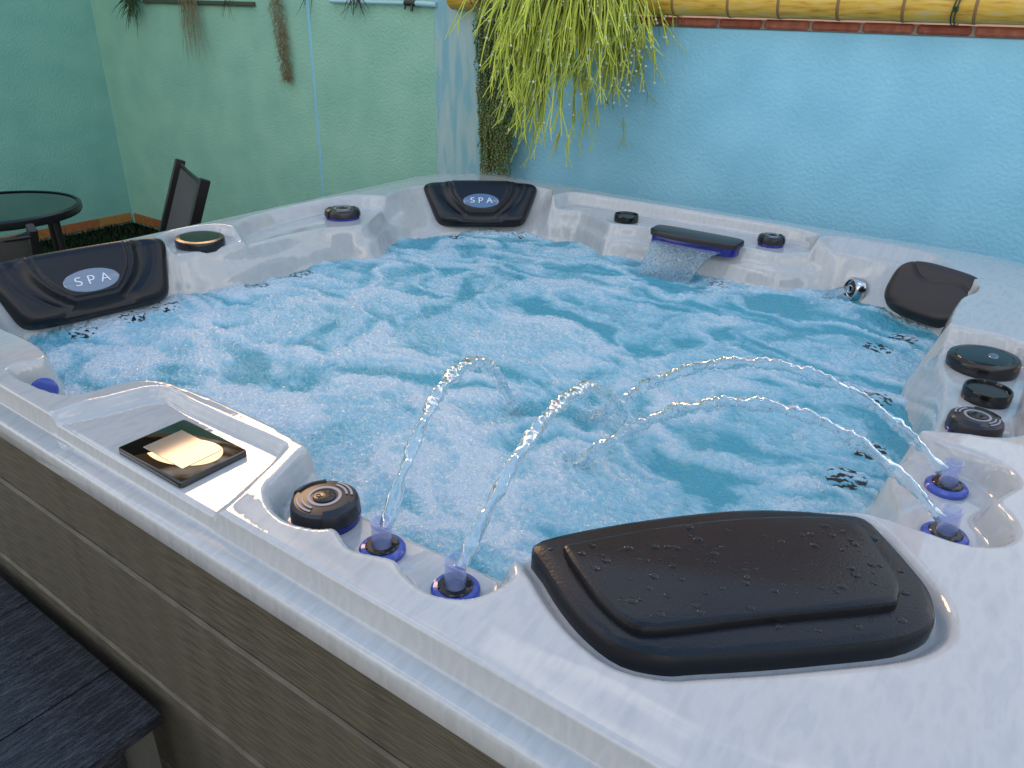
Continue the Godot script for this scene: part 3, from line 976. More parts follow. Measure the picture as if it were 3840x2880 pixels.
func nozzle(tub: Node3D, at: Vector3, yaw: float) -> void:
	var k := Node3D.new()
	k.name = "fountain_nozzle"
	tub.add_child(k, true)
	k.transform = Transform3D(Basis(Vector3.UP, yaw).scaled(Vector3(.84, .9, .84)), at)
	put("flange", lathe([Vector2(.036, -.006), Vector2(.038, .000), Vector2(.0375, .004), Vector2(.034, .0075), Vector2(.027, .009), Vector2(.026, .006)], 44, 30.0), M.blue_flange, k)
	put("collar", lathe([Vector2(.0275, .006), Vector2(.0272, .0105), Vector2(.025, .012), Vector2(.017, .012), Vector2(.016, .004)], 40, 26.0), M.black_gloss, k)
	# clear blue tube with the spout cut open towards the basin (-z)
	var s := PackedVector3Array()
	var R := .0165
	var r := .0140
	var seg := 44
	for i in seg:
		var t0 := TAU * i / seg
		var t1 := TAU * (i + 1) / seg
		var d0 := Vector3(sin(t0), 0, cos(t0))
		var d1 := Vector3(sin(t1), 0, cos(t1))
		var open := absf(angle_difference((t0 + t1) / 2, PI)) < .42
		var spans := [[.002, .055]] if not open else [[.002, .012], [.046, .055]]
		for sp in spans:
			var a: Vector3 = Vector3.UP * sp[0]
			var b: Vector3 = Vector3.UP * sp[1]
			quad(s, d0 * R + a, d1 * R + a, d1 * R + b, d0 * R + b)
			quad(s, d1 * r + a, d0 * r + a, d0 * r + b, d1 * r + b)
			quad(s, d0 * R + b, d1 * R + b, d1 * r + b, d0 * r + b)
	put("tube", soup_mesh(s, 40.0), M.blue_clear, k)
	# slanted baffle inside that turns the water out
	var bs := PackedVector3Array()
	box_soup(bs, Vector3(-.0125, -.0012, -.017), Vector3(.0125, .0012, .017), .001, Transform3D(Basis(Vector3.RIGHT, -.85), Vector3(0, .036, .0)))
	put("baffle", soup_mesh(bs, 20.0), M.blue_clear, k)

func wall_jet(tub: Node3D, at: Vector3, facing: Vector3, r: float, m: Material) -> void:
	var k := Node3D.new()
	k.name = "wall_jet"
	tub.add_child(k, true)
	var y := facing.normalized()
	var x := y.cross(Vector3.UP).normalized()
	k.transform = Transform3D(Basis(x, y, x.cross(y)), at)
	put("ring", lathe([Vector2(r, -.02), Vector2(r, .004), Vector2(r * .93, .010), Vector2(r * .78, .010), Vector2(r * .74, .002), Vector2(r * .6, -.002)], 36, 28.0), m, k)
	put("rotor", lathe([Vector2(r * .62, -.006), Vector2(r * .58, .004), Vector2(r * .3, .006), Vector2(r * .24, -.004), Vector2(0, -.006)], 30, 28.0), M.black, k)
	put("eye", lathe([Vector2(r * .36, .003), Vector2(r * .34, .009), Vector2(r * .24, .009), Vector2(r * .2, .0)], 24, 28.0), m, k)

func build_fixtures(tub: Node3D) -> void:
	# pillows
	var wf := Vector3(.777, 0, -.629)
	var uf := Vector3(-.44, .72, -.53)
	var pf := pillow(tub, "pillow", Vector3(-.735, .846, -.795), wf, uf, .236, .165, .093, .040, 0, M.rubber)
	badge(pf, Vector3(-.735, .846, -.795) + wf.cross(uf.normalized()).normalized() * .0365 - uf.normalized() * .008, wf, uf, .066, .030)
	var wl := Vector3(.17, 0, -.985)
	var ul := Vector3(-.55, .83, -.09)
	var pl := pillow(tub, "pillow", Vector3(-.965, .846, .625), wl, ul, .242, .185, .093, .042, 0, M.rubber)
	badge(pl, Vector3(-.965, .846, .625) + wl.cross(ul.normalized()).normalized() * .0380 - ul.normalized() * .006, wl, ul, .066, .030)
	var wr := Vector3(.90, 0, .43)
	var ur := Vector3(.26, .74, -.60)
	pillow(tub, "pillow", Vector3(.868, .836, -.800), wr, ur, .150, .125, .088, .040, 1, M.rubber_brown)
	# knobs
	knob(tub, Vector3(.327, .862, .968), .0495, -.25)
	knob(tub, Vector3(1.06, .858, .085), .046, -1.9)
	knob(tub, Vector3(.36, .858, -.925), .041, .5)
	knob(tub, Vector3(-.945, .858, -.27), .058, .9)
	# speaker covers and air caps
	disc_cover(tub, "speaker_cover", Vector3(-.985, .872, .268), .071, .020, Vector3(0, 0, -.03), M.black_gloss)
	var d := disc_cover(tub, "speaker_cover", Vector3(1.040, .862, -.250), .070, .022, Vector3(.02, 0, .05), M.black_gloss)
	var e := PackedVector3Array()
	lathe_soup(e, [Vector2(.013, 0), Vector2(.011, .0016), Vector2(0, .002)], 24, Transform3D(Basis(Vector3(.8, 0, 0), Vector3.UP, Vector3(0, 0, 1.25)), Vector3(.016, .0250, -.004)))
	put("emblem", soup_mesh(e, 30.0), M.silver, d)
	air_cap(tub, Vector3(1.064, .862, -.080), .044)
	air_cap(tub, Vector3(-.154, .862, -.893), .044)
	# fountain nozzles
	nozzle(tub, Vector3(.445, .860, .975), .33)
	nozzle(tub, Vector3(.575, .860, .978), .12)
	nozzle(tub, Vector3(1.049, .858, .322), 1.5)
	nozzle(tub, Vector3(1.066, .858, .466), 1.57)
	# control panel
	var p := Node3D.new()
	p.name = "control_panel"
	tub.add_child(p, true)
	p.position = Vector3(.0545, .885, 1.0135)
	var pp := round_rect(Vector2(-.083, -.059), Vector2(.083, .059), .006, 4)
	var s := PackedVector3Array()
	slab_soup(s, pp, -.002, .0095, .002)
	put("bezel", soup_mesh(s, 25.0), M.panel, p)
	put("screen", box_mesh(Vector3(-.052, .0085, -.034), Vector3(.052, .0102, .034), .0005), M.screen, p)
	# filter lid: wide base and raised upper plate
	var f := Node3D.new()
	f.name = "filter_lid"
	tub.add_child(f, true)
	var s1 := PackedVector3Array()
	slab_soup(s1, LID, .880, .9155, .011)
	put("base_plate", soup_mesh(s1, 30.0), M.rubber, f)
	var up := rounded(V([0.684, 0.899, 0.680, 0.889, 0.688, 0.878, 0.748, 0.797, 0.818, 0.719, 0.885, 0.659, 0.96, 0.612, 1.002, 0.659, 1.032, 0.703, 1.039, 0.739, 1.027, 0.762, 0.924, 0.861, 0.836, 0.95, 0.802, 0.962, 0.759, 0.947, 0.722, 0.925]), 3)
	var s3 := PackedVector3Array()
	slab_soup(s3, up, .912, .9285, .006)
	put("upper_plate", soup_mesh(s3, 30.0), M.rubber, f)
	# waterfall spout at the back
	var w := Node3D.new()
	w.name = "waterfall_spout"
	tub.add_child(w, true)
	w.position = Vector3(.137, 0, -.815)
	var cov := rounded(V([-.155, -.02, -.145, .02, -.08, .034, 0, .037, .08, .034, .145, .02, .155, -.02, .14, -.06, 0, -.065, -.14, -.06]), 3)
	var s4 := PackedVector3Array()
	slab_soup(s4, cov, .855, .874, .005)
	put("cover", soup_mesh(s4, 30.0), M.knob, w)
	var s5 := PackedVector3Array()
	var body := PackedVector2Array()
	for q in cov: body.append(q * Vector2(.96, .93))
	slab_soup(s5, body, .828, .8545, .002)
	put("body", soup_mesh(s5, 30.0), M.blue_ring, w)
	# steel jet by the brown pillow and a second one past it
	wall_jet(tub, Vector3(.640, .772, -.905), Vector3(-.62, .12, .60), .038, M.chrome)
	wall_jet(tub, Vector3(.93, .765, -.44), Vector3(-.9, .3, .1), .022, M.chrome)
	# pale blue light button on the arm rest
	var lb := PackedVector3Array()
	lathe_soup(lb, [Vector2(.024, -.006), Vector2(.024, .003), Vector2(.020, .007), Vector2(0, .009)], 28, Transform3D(Basis(Quaternion(Vector3.UP, Vector3(.85, .3, .42).normalized())), Vector3(-.421, .845, 1.003)))
	put("light_button", soup_mesh(lb, 30.0), M.blue_flange, tub)

# ------------------------------------------------------------------ water
var n1: FastNoiseLite
var n2: FastNoiseLite
var n3: FastNoiseLite
var n4: FastNoiseLite
var n5: FastNoiseLite
var n6: FastNoiseLite
var n7: FastNoiseLite

func foam_at(x: float, z: float) -> float:
	var wx := x + .20 * n5.get_noise_2d(x * 1.5, z * 2.2) + .035 * n5.get_noise_2d(x * 7.0 + 40, z * 10.0)
	var wz := z + .16 * n5.get_noise_2d(x * 1.5 + 90, z * 2.2 + 30) + .035 * n5.get_noise_2d(x * 7.0, z * 10.0 + 70)
	# froth gathers in curved bands between clearer lens-shaped pools
	var ridge := 1.0 - absf(n3.get_noise_2d(wx * 1.9 + wz * .7, wz * 3.6 - wx * .6)) * 2.6
	var f := ridge * .55 - .22 + n6.get_noise_2d(wx * 2.4 + 7.0, wz * 3.4) * .42 + n6.get_noise_2d(wx * 8.0, wz * 12.0) * .14
	# more froth over the front seats and in the left corner
	f += .26 * soft(.1, .85, z) * (1.0 - soft(.35, .95, x)) + .10 * soft(-.2, -.8, x) * soft(-.3, .3, z) - .08 * soft(.1, .7, x)
	return f

func wave_at(x: float, z: float) -> float:
	return .011 * n1.get_noise_2d(x, z) + .0042 * n2.get_noise_2d(x, z * 1.3) + .0020 * n4.get_noise_2d(x + .2 * z, z * 1.5)

func water_y(x: float, z: float) -> float:
	var f := foam_at(x, z)
	return WATER + wave_at(x, z) + .003 * soft(-.35, .15, f) + .004 * soft(.08, .5, f)

func build_water(tub: Node3D) -> void:
	var SIM := FastNoiseLite.TYPE_SIMPLEX_SMOOTH
	n1 = fnl(SIM, 3.2, 7, 2)
	n2 = fnl(SIM, 11.0, 8, 2)
	n4 = fnl(SIM, 34.0, 9, 3)
	n3 = fnl(SIM, 1.0, 10, 3)
	n5 = fnl(SIM, 1.0, 12, 2)
	n6 = fnl(SIM, 1.0, 13, 3)
	n7 = fnl(FastNoiseLite.TYPE_CELLULAR, 110.0, 14)
	n7.cellular_return_type = FastNoiseLite.RETURN_DISTANCE
	var st := 0.003
	var x0 := -1.0
	var z0 := -.95
	var nx := 667
	var nz := 650
	var P := PackedVector3Array()
	var C := PackedColorArray()
	P.resize(nx * nz)
	C.resize(nx * nz)
	var clear := Vector3(.08, .33, .42)
	var milky := Vector3(.28, .51, .61)
	var froth := Vector3(.50, .61, .68)
	for j in nz:
		for i in nx:
			var x := x0 + i * st
			var z := z0 + j * st
			var f := foam_at(x, z)
			var fine := n4.get_noise_2d(x * 1.3 + 5.0, z * 2.1)
			var cell := n7.get_noise_2d(x, z)
			var a := soft(-.38, .14, f + fine * .16)
			var b := soft(.04, .46, f + fine * .18 - (cell + .5) * .06)
			var c := clear.lerp(milky, a).lerp(froth, b)
			var y := WATER + wave_at(x, z) + .003 * a + .004 * b - .0013 * (.3 + b) * cell + .0019 * fine
			P[j * nx + i] = Vector3(x, y, z)
			C[j * nx + i] = Color(c.x, c.y, c.z)
	var nn := PackedVector3Array()
	nn.resize(nx * nz)
	var idx := PackedInt32Array()
	for j in nz:
		for i in nx:
			var at := j * nx + i
			var dx := P[j * nx + mini(i + 1, nx - 1)] - P[j * nx + maxi(i - 1, 0)]
			var dz := P[mini(j + 1, nz - 1) * nx + i] - P[maxi(j - 1, 0) * nx + i]
			nn[at] = dz.cross(dx).normalized()
			if i < nx - 1 and j < nz - 1:
				# keep only what the basin holds
				if shell_at(P[at].x, P[at].z) < WATER + .05 and shell_at(P[at].x + st, P[at].z + st) < WATER + .05:
					idx.append_array(PackedInt32Array([at, at + 1, at + nx + 1, at, at + nx + 1, at + nx]))
	var o := put("water", arr_mesh(P, nn, idx, C), M.water, self)
	o.set_meta("kind", "structure")
	# jets just under the surface, broken up by the waves
	for q in [[-.735, -.655, 1, .7], [-.565, -.80, .7, 1], [-.84, .02, 1, .1], [-.845, .19, 1, 0], [-.88, .47, 1, 0], [-.885, .57, 1, 0], [-.885, .70, 1, .1], [.27, -.745, 0, 1], [.86, -.20, -1, 0], [.90, .07, -1, 0], [.89, .20, -1, 0], [.885, .38, -1, -.1], [.84, -.64, -.8, .6], [.80, -.52, -.8, .6]]:
		put("jet", jet_face(q[0], q[1], .040), M.jet_face, tub)
	# bubbles riding on the froth
	var dome := PackedVector3Array()
	lathe_soup(dome, [Vector2(1, -.1), Vector2(.96, .25), Vector2(.82, .52), Vector2(.58, .74), Vector2(.3, .86), Vector2(0, .9)], 12)
	var dm := soup_mesh(dome, 60.0)
	var xs := []
	var tries := 0
	while xs.size() < 10000 and tries < 120000:
		tries += 1
		var x := rng.randf_range(-.93, .93)
		var z := rng.randf_range(-.88, .93)
		if shell_at(x, z) > WATER - .02: continue
		var f := foam_at(x, z)
		if rng.randf() > soft(-.25, .25, f) * (.35 + .65 * soft(-.1, .3, n2.get_noise_2d(x + 7, z))): continue
		var r := .0028 + .0042 * pow(rng.randf(), 3.0)
		if rng.randf() < .03: r = rng.randf_range(.008, .014)
		var y := water_y(x, z)
		xs.append(Transform3D(Basis.from_scale(Vector3(r, r * .8, r)), Vector3(x, y, z)))
	multi("bubbles", dm, M.film, xs, self)
	var bb := get_node("bubbles")
	tag(bb, "clear bubbles of froth floating on the turquoise spa water", "bubbles", "", "stuff")

# black jet face lying just below the moving surface, following its slow swell so that only the ripples cover it
func jet_face(x: float, z: float, r: float) -> ArrayMesh:
	var v := PackedVector3Array()
	var nn := PackedVector3Array()
	var idx := PackedInt32Array()
	for j in 13:
		for i in 28:
			var t := TAU * i / 28
			var d := r * j / 12.0
			var p := Vector2(x + cos(t) * d, z + sin(t) * d)
			var f := foam_at(p.x, p.y)
			var y := WATER + .011 * n1.get_noise_2d(p.x, p.y) + .0042 * n2.get_noise_2d(p.x, p.y * 1.3) + .003 * soft(-.38, .14, f) + .004 * soft(.04, .46, f)
			y += .0002 - (.010 if j == 12 else 0.0)
			v.append(Vector3(p.x, y, p.y))
			nn.append(Vector3.UP)
			if j < 12:
				var a := j * 28 + i
				var b := j * 28 + (i + 1) % 28
				idx.append_array(PackedInt32Array([a, a + 28, b + 28, a, b + 28, b]))
	return arr_mesh(v, nn, idx)

func multi(called: String, mesh: Mesh, m: Material, xs: Array, parent: Node) -> MultiMeshInstance3D:
	var mm := MultiMesh.new()
	mm.transform_format = MultiMesh.TRANSFORM_3D
	mm.mesh = mesh
	mm.instance_count = xs.size()
	for i in xs.size(): mm.set_instance_transform(i, xs[i])
	var o := MultiMeshInstance3D.new()
	o.name = numbered(called) if parent == self else called
	o.multimesh = mm
	o.material_override = m
	parent.add_child(o, true)
	return o

# ------------------------------------------------------------------ fountain arcs and waterfall
func arc(a: Vector3, b: Vector3, hgt: float, label: String, sd: int) -> void:
	var nz := fnl(FastNoiseLite.TYPE_SIMPLEX_SMOOTH, 1.0, sd, 2)
	var n := 210
	var seg := 14
	var side := (b - a).cross(Vector3.UP).normalized()
	var s := PackedVector3Array()
	var prev := []
	for i in n + 1:
		var t := float(i) / n
		var p := a.lerp(b, t) + Vector3.UP * 4.0 * hgt * t * (1.0 - t)
		var d := ((b - a) + Vector3.UP * 4.0 * hgt * (1.0 - 2.0 * t)).normalized()
		var up := side.cross(d).normalized()
		p += side * nz.get_noise_2d(t * 26.0, 3.0) * .0035 * t + up * nz.get_noise_2d(t * 26.0, 9.0) * .003 * t
		var r := lerpf(.0082, .0100, t) * (1.0 + (.25 + .25 * t) * nz.get_noise_2d(t * 45.0, 20.0))
		var ring := []
		for k in seg:
			var an := TAU * k / seg
			var wob := 1.0 + (.16 + .30 * t) * nz.get_noise_3d(cos(an) * .9, sin(an) * .9, t * 48.0 + sd) + .24 * sin(2.0 * an + t * 52.0)
			ring.append(p + (side * cos(an) + up * sin(an)) * r * wob)
		if i > 0:
			for k in seg:
				quad(s, prev[k], prev[(k + 1) % seg], ring[(k + 1) % seg], ring[k])
		if i == 0 or i == n:
			for k in range(1, seg - 1):
				if i == 0: s.append_array(PackedVector3Array([ring[0], ring[k + 1], ring[k]]))
				else: s.append_array(PackedVector3Array([ring[0], ring[k], ring[k + 1]]))
		prev = ring
	var o := put("water_jet", soup_mesh(s, 75.0), M.jet, self)
	tag(o, label, "water jet", "fountain arcs over the spa water")
	var sp := SphereMesh.new()
	sp.radius = 1.0
	sp.height = 2.0
	sp.radial_segments = 10
	sp.rings = 6
	var xs := []
	for k in 60:
		var an := rng.randf() * TAU
		var q := rng.randf() * .035
		xs.append(Transform3D(Basis.from_scale(Vector3.ONE * (.0010 + .0024 * pow(rng.randf(), 2.0))), b + Vector3(cos(an) * q, .006 + .035 * rng.randf() * (1.0 - q / .04), sin(an) * q) + (b - a) * Vector3(1, 0, 1) * .02))
	for k in 30:
		var t := rng.randf_range(.3, 1.0)
		xs.append(Transform3D(Basis.from_scale(Vector3.ONE * rng.randf_range(.001, .0022)), a.lerp(b, t) + Vector3.UP * (4.0 * hgt * t * (1.0 - t) - .012) + side * rng.randfn() * .01))
	multi("droplets", sp, M.jet, xs, o).set_meta("kind", "stuff")

func build_jets() -> void:
	arc(Vector3(.440, .886, .963), Vector3(.242, .745, .368), .178, "clear water arc from the nozzle right beside the on off knob", 101)
	arc(Vector3(.573, .886, .966), Vector3(.478, .745, .275), .165, "clear water arc from the nozzle closest to the black lid's pointed corner", 102)
	arc(Vector3(1.038, .884, .320), Vector3(.397, .745, .296), .164, "long low water arc from the nozzle nearer the three round black covers", 103)
	arc(Vector3(1.055, .884, .465), Vector3(.46, .745, .477), .164, "long low water arc from the nozzle tucked behind the black lid", 104)
	var gs := PackedVector3Array()
	var gp := PackedVector3Array()
	var gr := []
	for k in 14:
		var t := k / 13.0
		gp.append(Vector3(.628 - .05 * t, .772 - .03 * t * t, -.893 + .055 * t))
		gr.append(.010 + .006 * t)
	tube_soup(gs, gp, gr, 14)
	var gush := put("water_gush", soup_mesh(gs, 70.0), M.jet, self)
	tag(gush, "short milky gush of water leaving the steel wall jet", "water gush")
	# thin rippled sheet falling from the spout
	var nz := fnl(FastNoiseLite.TYPE_SIMPLEX_SMOOTH, 1.0, 120, 3)
	var P := PackedVector3Array()
	var nx := 110
	var ny := 70
	for j in ny + 1:
		for i in nx + 1:
			var u := float(i) / nx
			var t := float(j) / ny
			var half := lerpf(.118, .082, pow(t, .8))
			var x := .128 + (u * 2 - 1) * half - .03 * t
			var z := -.785 + .13 * t
			var y := .842 - .115 * t * t - .012 * t
			var rp := nz.get_noise_2d(u * 14.0 + t * 2.0, t * 16.0) * .0055 * soft(0.0, .25, t) + nz.get_noise_2d(u * 34.0, t * 12.0 + 8) * .0010
			var roll := .006 * (soft(.06, 0.0, u) + soft(.94, 1.0, u))
			P.append(Vector3(x, y + rp, z + rp * 1.2 + roll))
	var soup := PackedVector3Array()
	var th := []
	for j in ny + 1:
		for i in nx + 1:
			var u := float(i) / nx
			var t := float(j) / ny
			th.append(Vector3(0, -.4, -.9) * (.0012 + .0016 * (0.5 + 0.5 * nz.get_noise_2d(u * 22.0 + 50.0, t * 20.0))))
	for j in ny:
		for i in nx:
			var k := j * (nx + 1) + i
			quad(soup, P[k + nx + 1], P[k + nx + 2], P[k + 1], P[k])
			quad(soup, P[k] + th[k], P[k + 1] + th[k + 1], P[k + nx + 2] + th[k + nx + 2], P[k + nx + 1] + th[k + nx + 1])
			if i == 0: quad(soup, P[k], P[k] + th[k], P[k + nx + 1] + th[k + nx + 1], P[k + nx + 1])
			if i == nx - 1: quad(soup, P[k + 1] + th[k + 1], P[k + 1], P[k + nx + 2], P[k + nx + 2] + th[k + nx + 2])
			if j == 0: quad(soup, P[k + 1], P[k + 1] + th[k + 1], P[k] + th[k], P[k])
			if j == ny - 1: quad(soup, P[k + nx + 1], P[k + nx + 1] + th[k + nx + 1], P[k + nx + 2] + th[k + nx + 2], P[k + nx + 2])
	var o := put("waterfall", soup_mesh(soup, 75.0), M.jet, self)
	tag(o, "thin clear sheet of water falling from the black spout", "waterfall")
	# the rope of water along the sheet's free edge
	var s := PackedVector3Array()
	var path := PackedVector3Array()
	var rad := []
	for k in 60:
		var t := k / 59.0
		path.append(Vector3(.128 + lerpf(.118, .082, pow(t, .8)) - .03 * t + .002 * nz.get_noise_1d(t * 30), .842 - .115 * t * t - .012 * t, -.785 + .13 * t))
		rad.append(.003 + .0016 * nz.get_noise_1d(t * 60 + 5))
	tube_soup(s, path, rad, 10)
	put("edge_stream", soup_mesh(s, 70.0), M.clear_water, o)

# ------------------------------------------------------------------ step
func build_step() -> void:
	var s := thing("step", "dark painted wet wooden step stool against the plank skirt", "step stool", Vector3(0, 0, 0))
	var x := 0.012
	for k in 5:
		var w := [.17, .15, .16, .15, .17][k] as float
		var o := put("board", box_mesh(Vector3(-w / 2 + .0012, .352, -.325), Vector3(w / 2 - .0012, .380 + [.0, .0006, -.0004, .0005, 0][k], .33), .003), M.step, s)
		o.position = Vector3(x - w / 2, 0, 1.446)
		x -= w
	for q in [[-.045, 1.16], [-.045, 1.72], [-.74, 1.16], [-.74, 1.72]]:
		put("leg", box_mesh(Vector3(q[0] - .03, 0, q[1] - .03), Vector3(q[0] + .03, .351, q[1] + .03), .004), M.leg_wood, s)
	put("rail", box_mesh(Vector3(-.012, .27, 1.195), Vector3(.004, .345, 1.685), .003), M.step, s)
	put("rail", box_mesh(Vector3(-.71, .27, 1.125), Vector3(-.08, .345, 1.141), .003), M.step, s)
	put("rail", box_mesh(Vector3(-.71, .27, 1.74), Vector3(-.08, .345, 1.756), .003), M.step, s)
	put("brace", box_mesh(Vector3(-.035, .06, 1.20), Vector3(-.012, .12, 1.68), .003), M.brace_wood, s)

# ------------------------------------------------------------------ table and chairs
func chair(label: String, p0: Vector3, p1: Vector3, face: Vector3) -> void:
	# p0, p1: tops of the two back posts; face: horizontal direction the sitter looks
	var c := thing("patio_chair", label, "chair", Vector3((p0.x + p1.x) / 2, 0, (p0.z + p1.z) / 2), "sling chairs round the glass table")
	var o := c.position
	var lean := .17
	var H := p0.y
	for p in [p0, p1]:
		var a: Vector3 = p - o
		var low := Vector3(a.x, 0, a.z) + face * (lean + .02)
		var mid := Vector3(a.x, .43, a.z) + face * lean
		var s := PackedVector3Array()
		var ax := face.cross(Vector3.UP).normalized()
		var d := (a - mid)
		var xf := Transform3D(Basis(ax, d.normalized(), ax.cross(d.normalized())), mid)
		box_soup(s, Vector3(-.012, -.02, -.022), Vector3(.012, d.length(), .022), .004, xf)
		put("back_post", soup_mesh(s, 20.0), M.dark_metal, c)
		put("leg", bar(mid, low, .013), M.dark_metal, c)
		put("leg", bar(mid + face * .44, Vector3(a.x, 0, a.z) + face * (lean + .46), .013), M.dark_metal, c)
		put("seat_rail", bar(mid - face * .02, mid + face * .45, .013), M.dark_metal, c)
	# sling back with a slight sag, and sling seat
	var P := PackedVector3Array()
	var q0 := p0 - o
	var q1 := p1 - o
	for j in 15:
		for i in 15:
			var u := i / 14.0
			var t := j / 14.0
			var b := q0.lerp(q1, lerpf(.03, .97, u))
			var top := b - Vector3.UP * (.012 + .035 * sin(u * PI) * t)
			var low := Vector3(b.x, .50, b.z) + face * (lean - .03)
			P.append(low.lerp(top, t) - face * .02 * sin(u * PI))
	put("sling_back", grid_mesh(P, 15, 15), M.sling, c)
	var S := PackedVector3Array()
	for j in 12:
		for i in 12:
			var u := i / 11.0
			var t := j / 11.0
			var b := q0.lerp(q1, lerpf(.03, .97, u))
			S.append(Vector3(b.x, .435 - .02 * sin(u * PI), b.z) + face * (lean + .45 * t))
	put("sling_seat", grid_mesh(S, 12, 12), M.sling, c)
	put("cross_bar", bar(Vector3(q0.x, H - .03, q0.z), Vector3(q1.x, H - .03, q1.z), .008), M.dark_metal, c)

func build_furniture() -> void:
	var t := thing("patio_table", "small round patio table with dark green glass top", "table", Vector3(-2.56, 0, .18))
	put("rim", lathe([Vector2(.285, .693), Vector2(.306, .690), Vector2(.312, .700), Vector2(.310, .722), Vector2(.300, .729), Vector2(.292, .727)], 72, 40.0), M.dark_metal, t)
	put("glass_top", lathe([Vector2(.293, .712), Vector2(.293, .7225), Vector2(0, .7225)], 72, 20.0), M.table_glass, t)
	for k in 4:
		var an := PI / 4 + k * PI / 2 + .35
		var d := Vector3(cos(an), 0, sin(an))
		put("leg", bar(d * .26 + Vector3.UP * .70, d * .27, .014), M.dark_metal, t)
	var a := Vector3(.92428, 0, .38172)
	chair("black framed sling chair turned to the green wall side of the table", Vector3(-2.2505, .87, -.4996), Vector3(-1.7952, .87, -.3115), Vector3(-.38172, 0, .92428))
	chair("black framed sling chair between the round table and the tub", Vector3(-1.63, .85, .455), Vector3(-1.72, .85, .97), Vector3(-.985, 0, -.17))

# ------------------------------------------------------------------ plants
func ribbon(v: PackedVector3Array, nn: PackedVector3Array, cc: PackedColorArray, path: PackedVector3Array, rad: PackedFloat32Array, col: Color, seg := 4) -> void:
	var up := Vector3(.3, .1, .95)
	var prev := PackedVector3Array()
	var pn := PackedVector3Array()
	var n := path.size()
	for i in n:
		var d := (path[mini(i + 1, n - 1)] - path[maxi(i - 1, 0)]).normalized()
		up = (up - d * up.dot(d)).normalized()
		var sd := d.cross(up)
		var ring := PackedVector3Array()
		var rn := PackedVector3Array()
		for k in seg:
			var t := TAU * k / seg
			var q := up * cos(t) + sd * sin(t)
			ring.append(path[i] + q * rad[i])
			rn.append(q)
		if i > 0:
			for k in seg:
				var j := (k + 1) % seg
				v.append_array(PackedVector3Array([prev[k], ring[j], prev[j], prev[k], ring[k], ring[j]]))
				nn.append_array(PackedVector3Array([pn[k], rn[j], pn[j], pn[k], rn[k], rn[j]]))
				for z in 6: cc.append(col)
		prev = ring
		pn = rn

func strand(v, nn, cc, at: Vector3, d: Vector3, length: float, droop: float, r0: float, r1: float, col: Color, n := 8, curl := 0.0) -> PackedVector3Array:
	var path := PackedVector3Array()
	var rad := PackedFloat32Array()
	var p := at
	d = d.normalized()
	for i in n + 1:
		path.append(p)
		rad.append(lerpf(r0, r1, float(i) / n))
		p += d * length / n
		d = (d + Vector3.DOWN * droop / n + Vector3(rng.randfn(), rng.randfn() * .3, rng.randfn()) * curl).normalized()
	ribbon(v, nn, cc, path, rad, col)
	return path

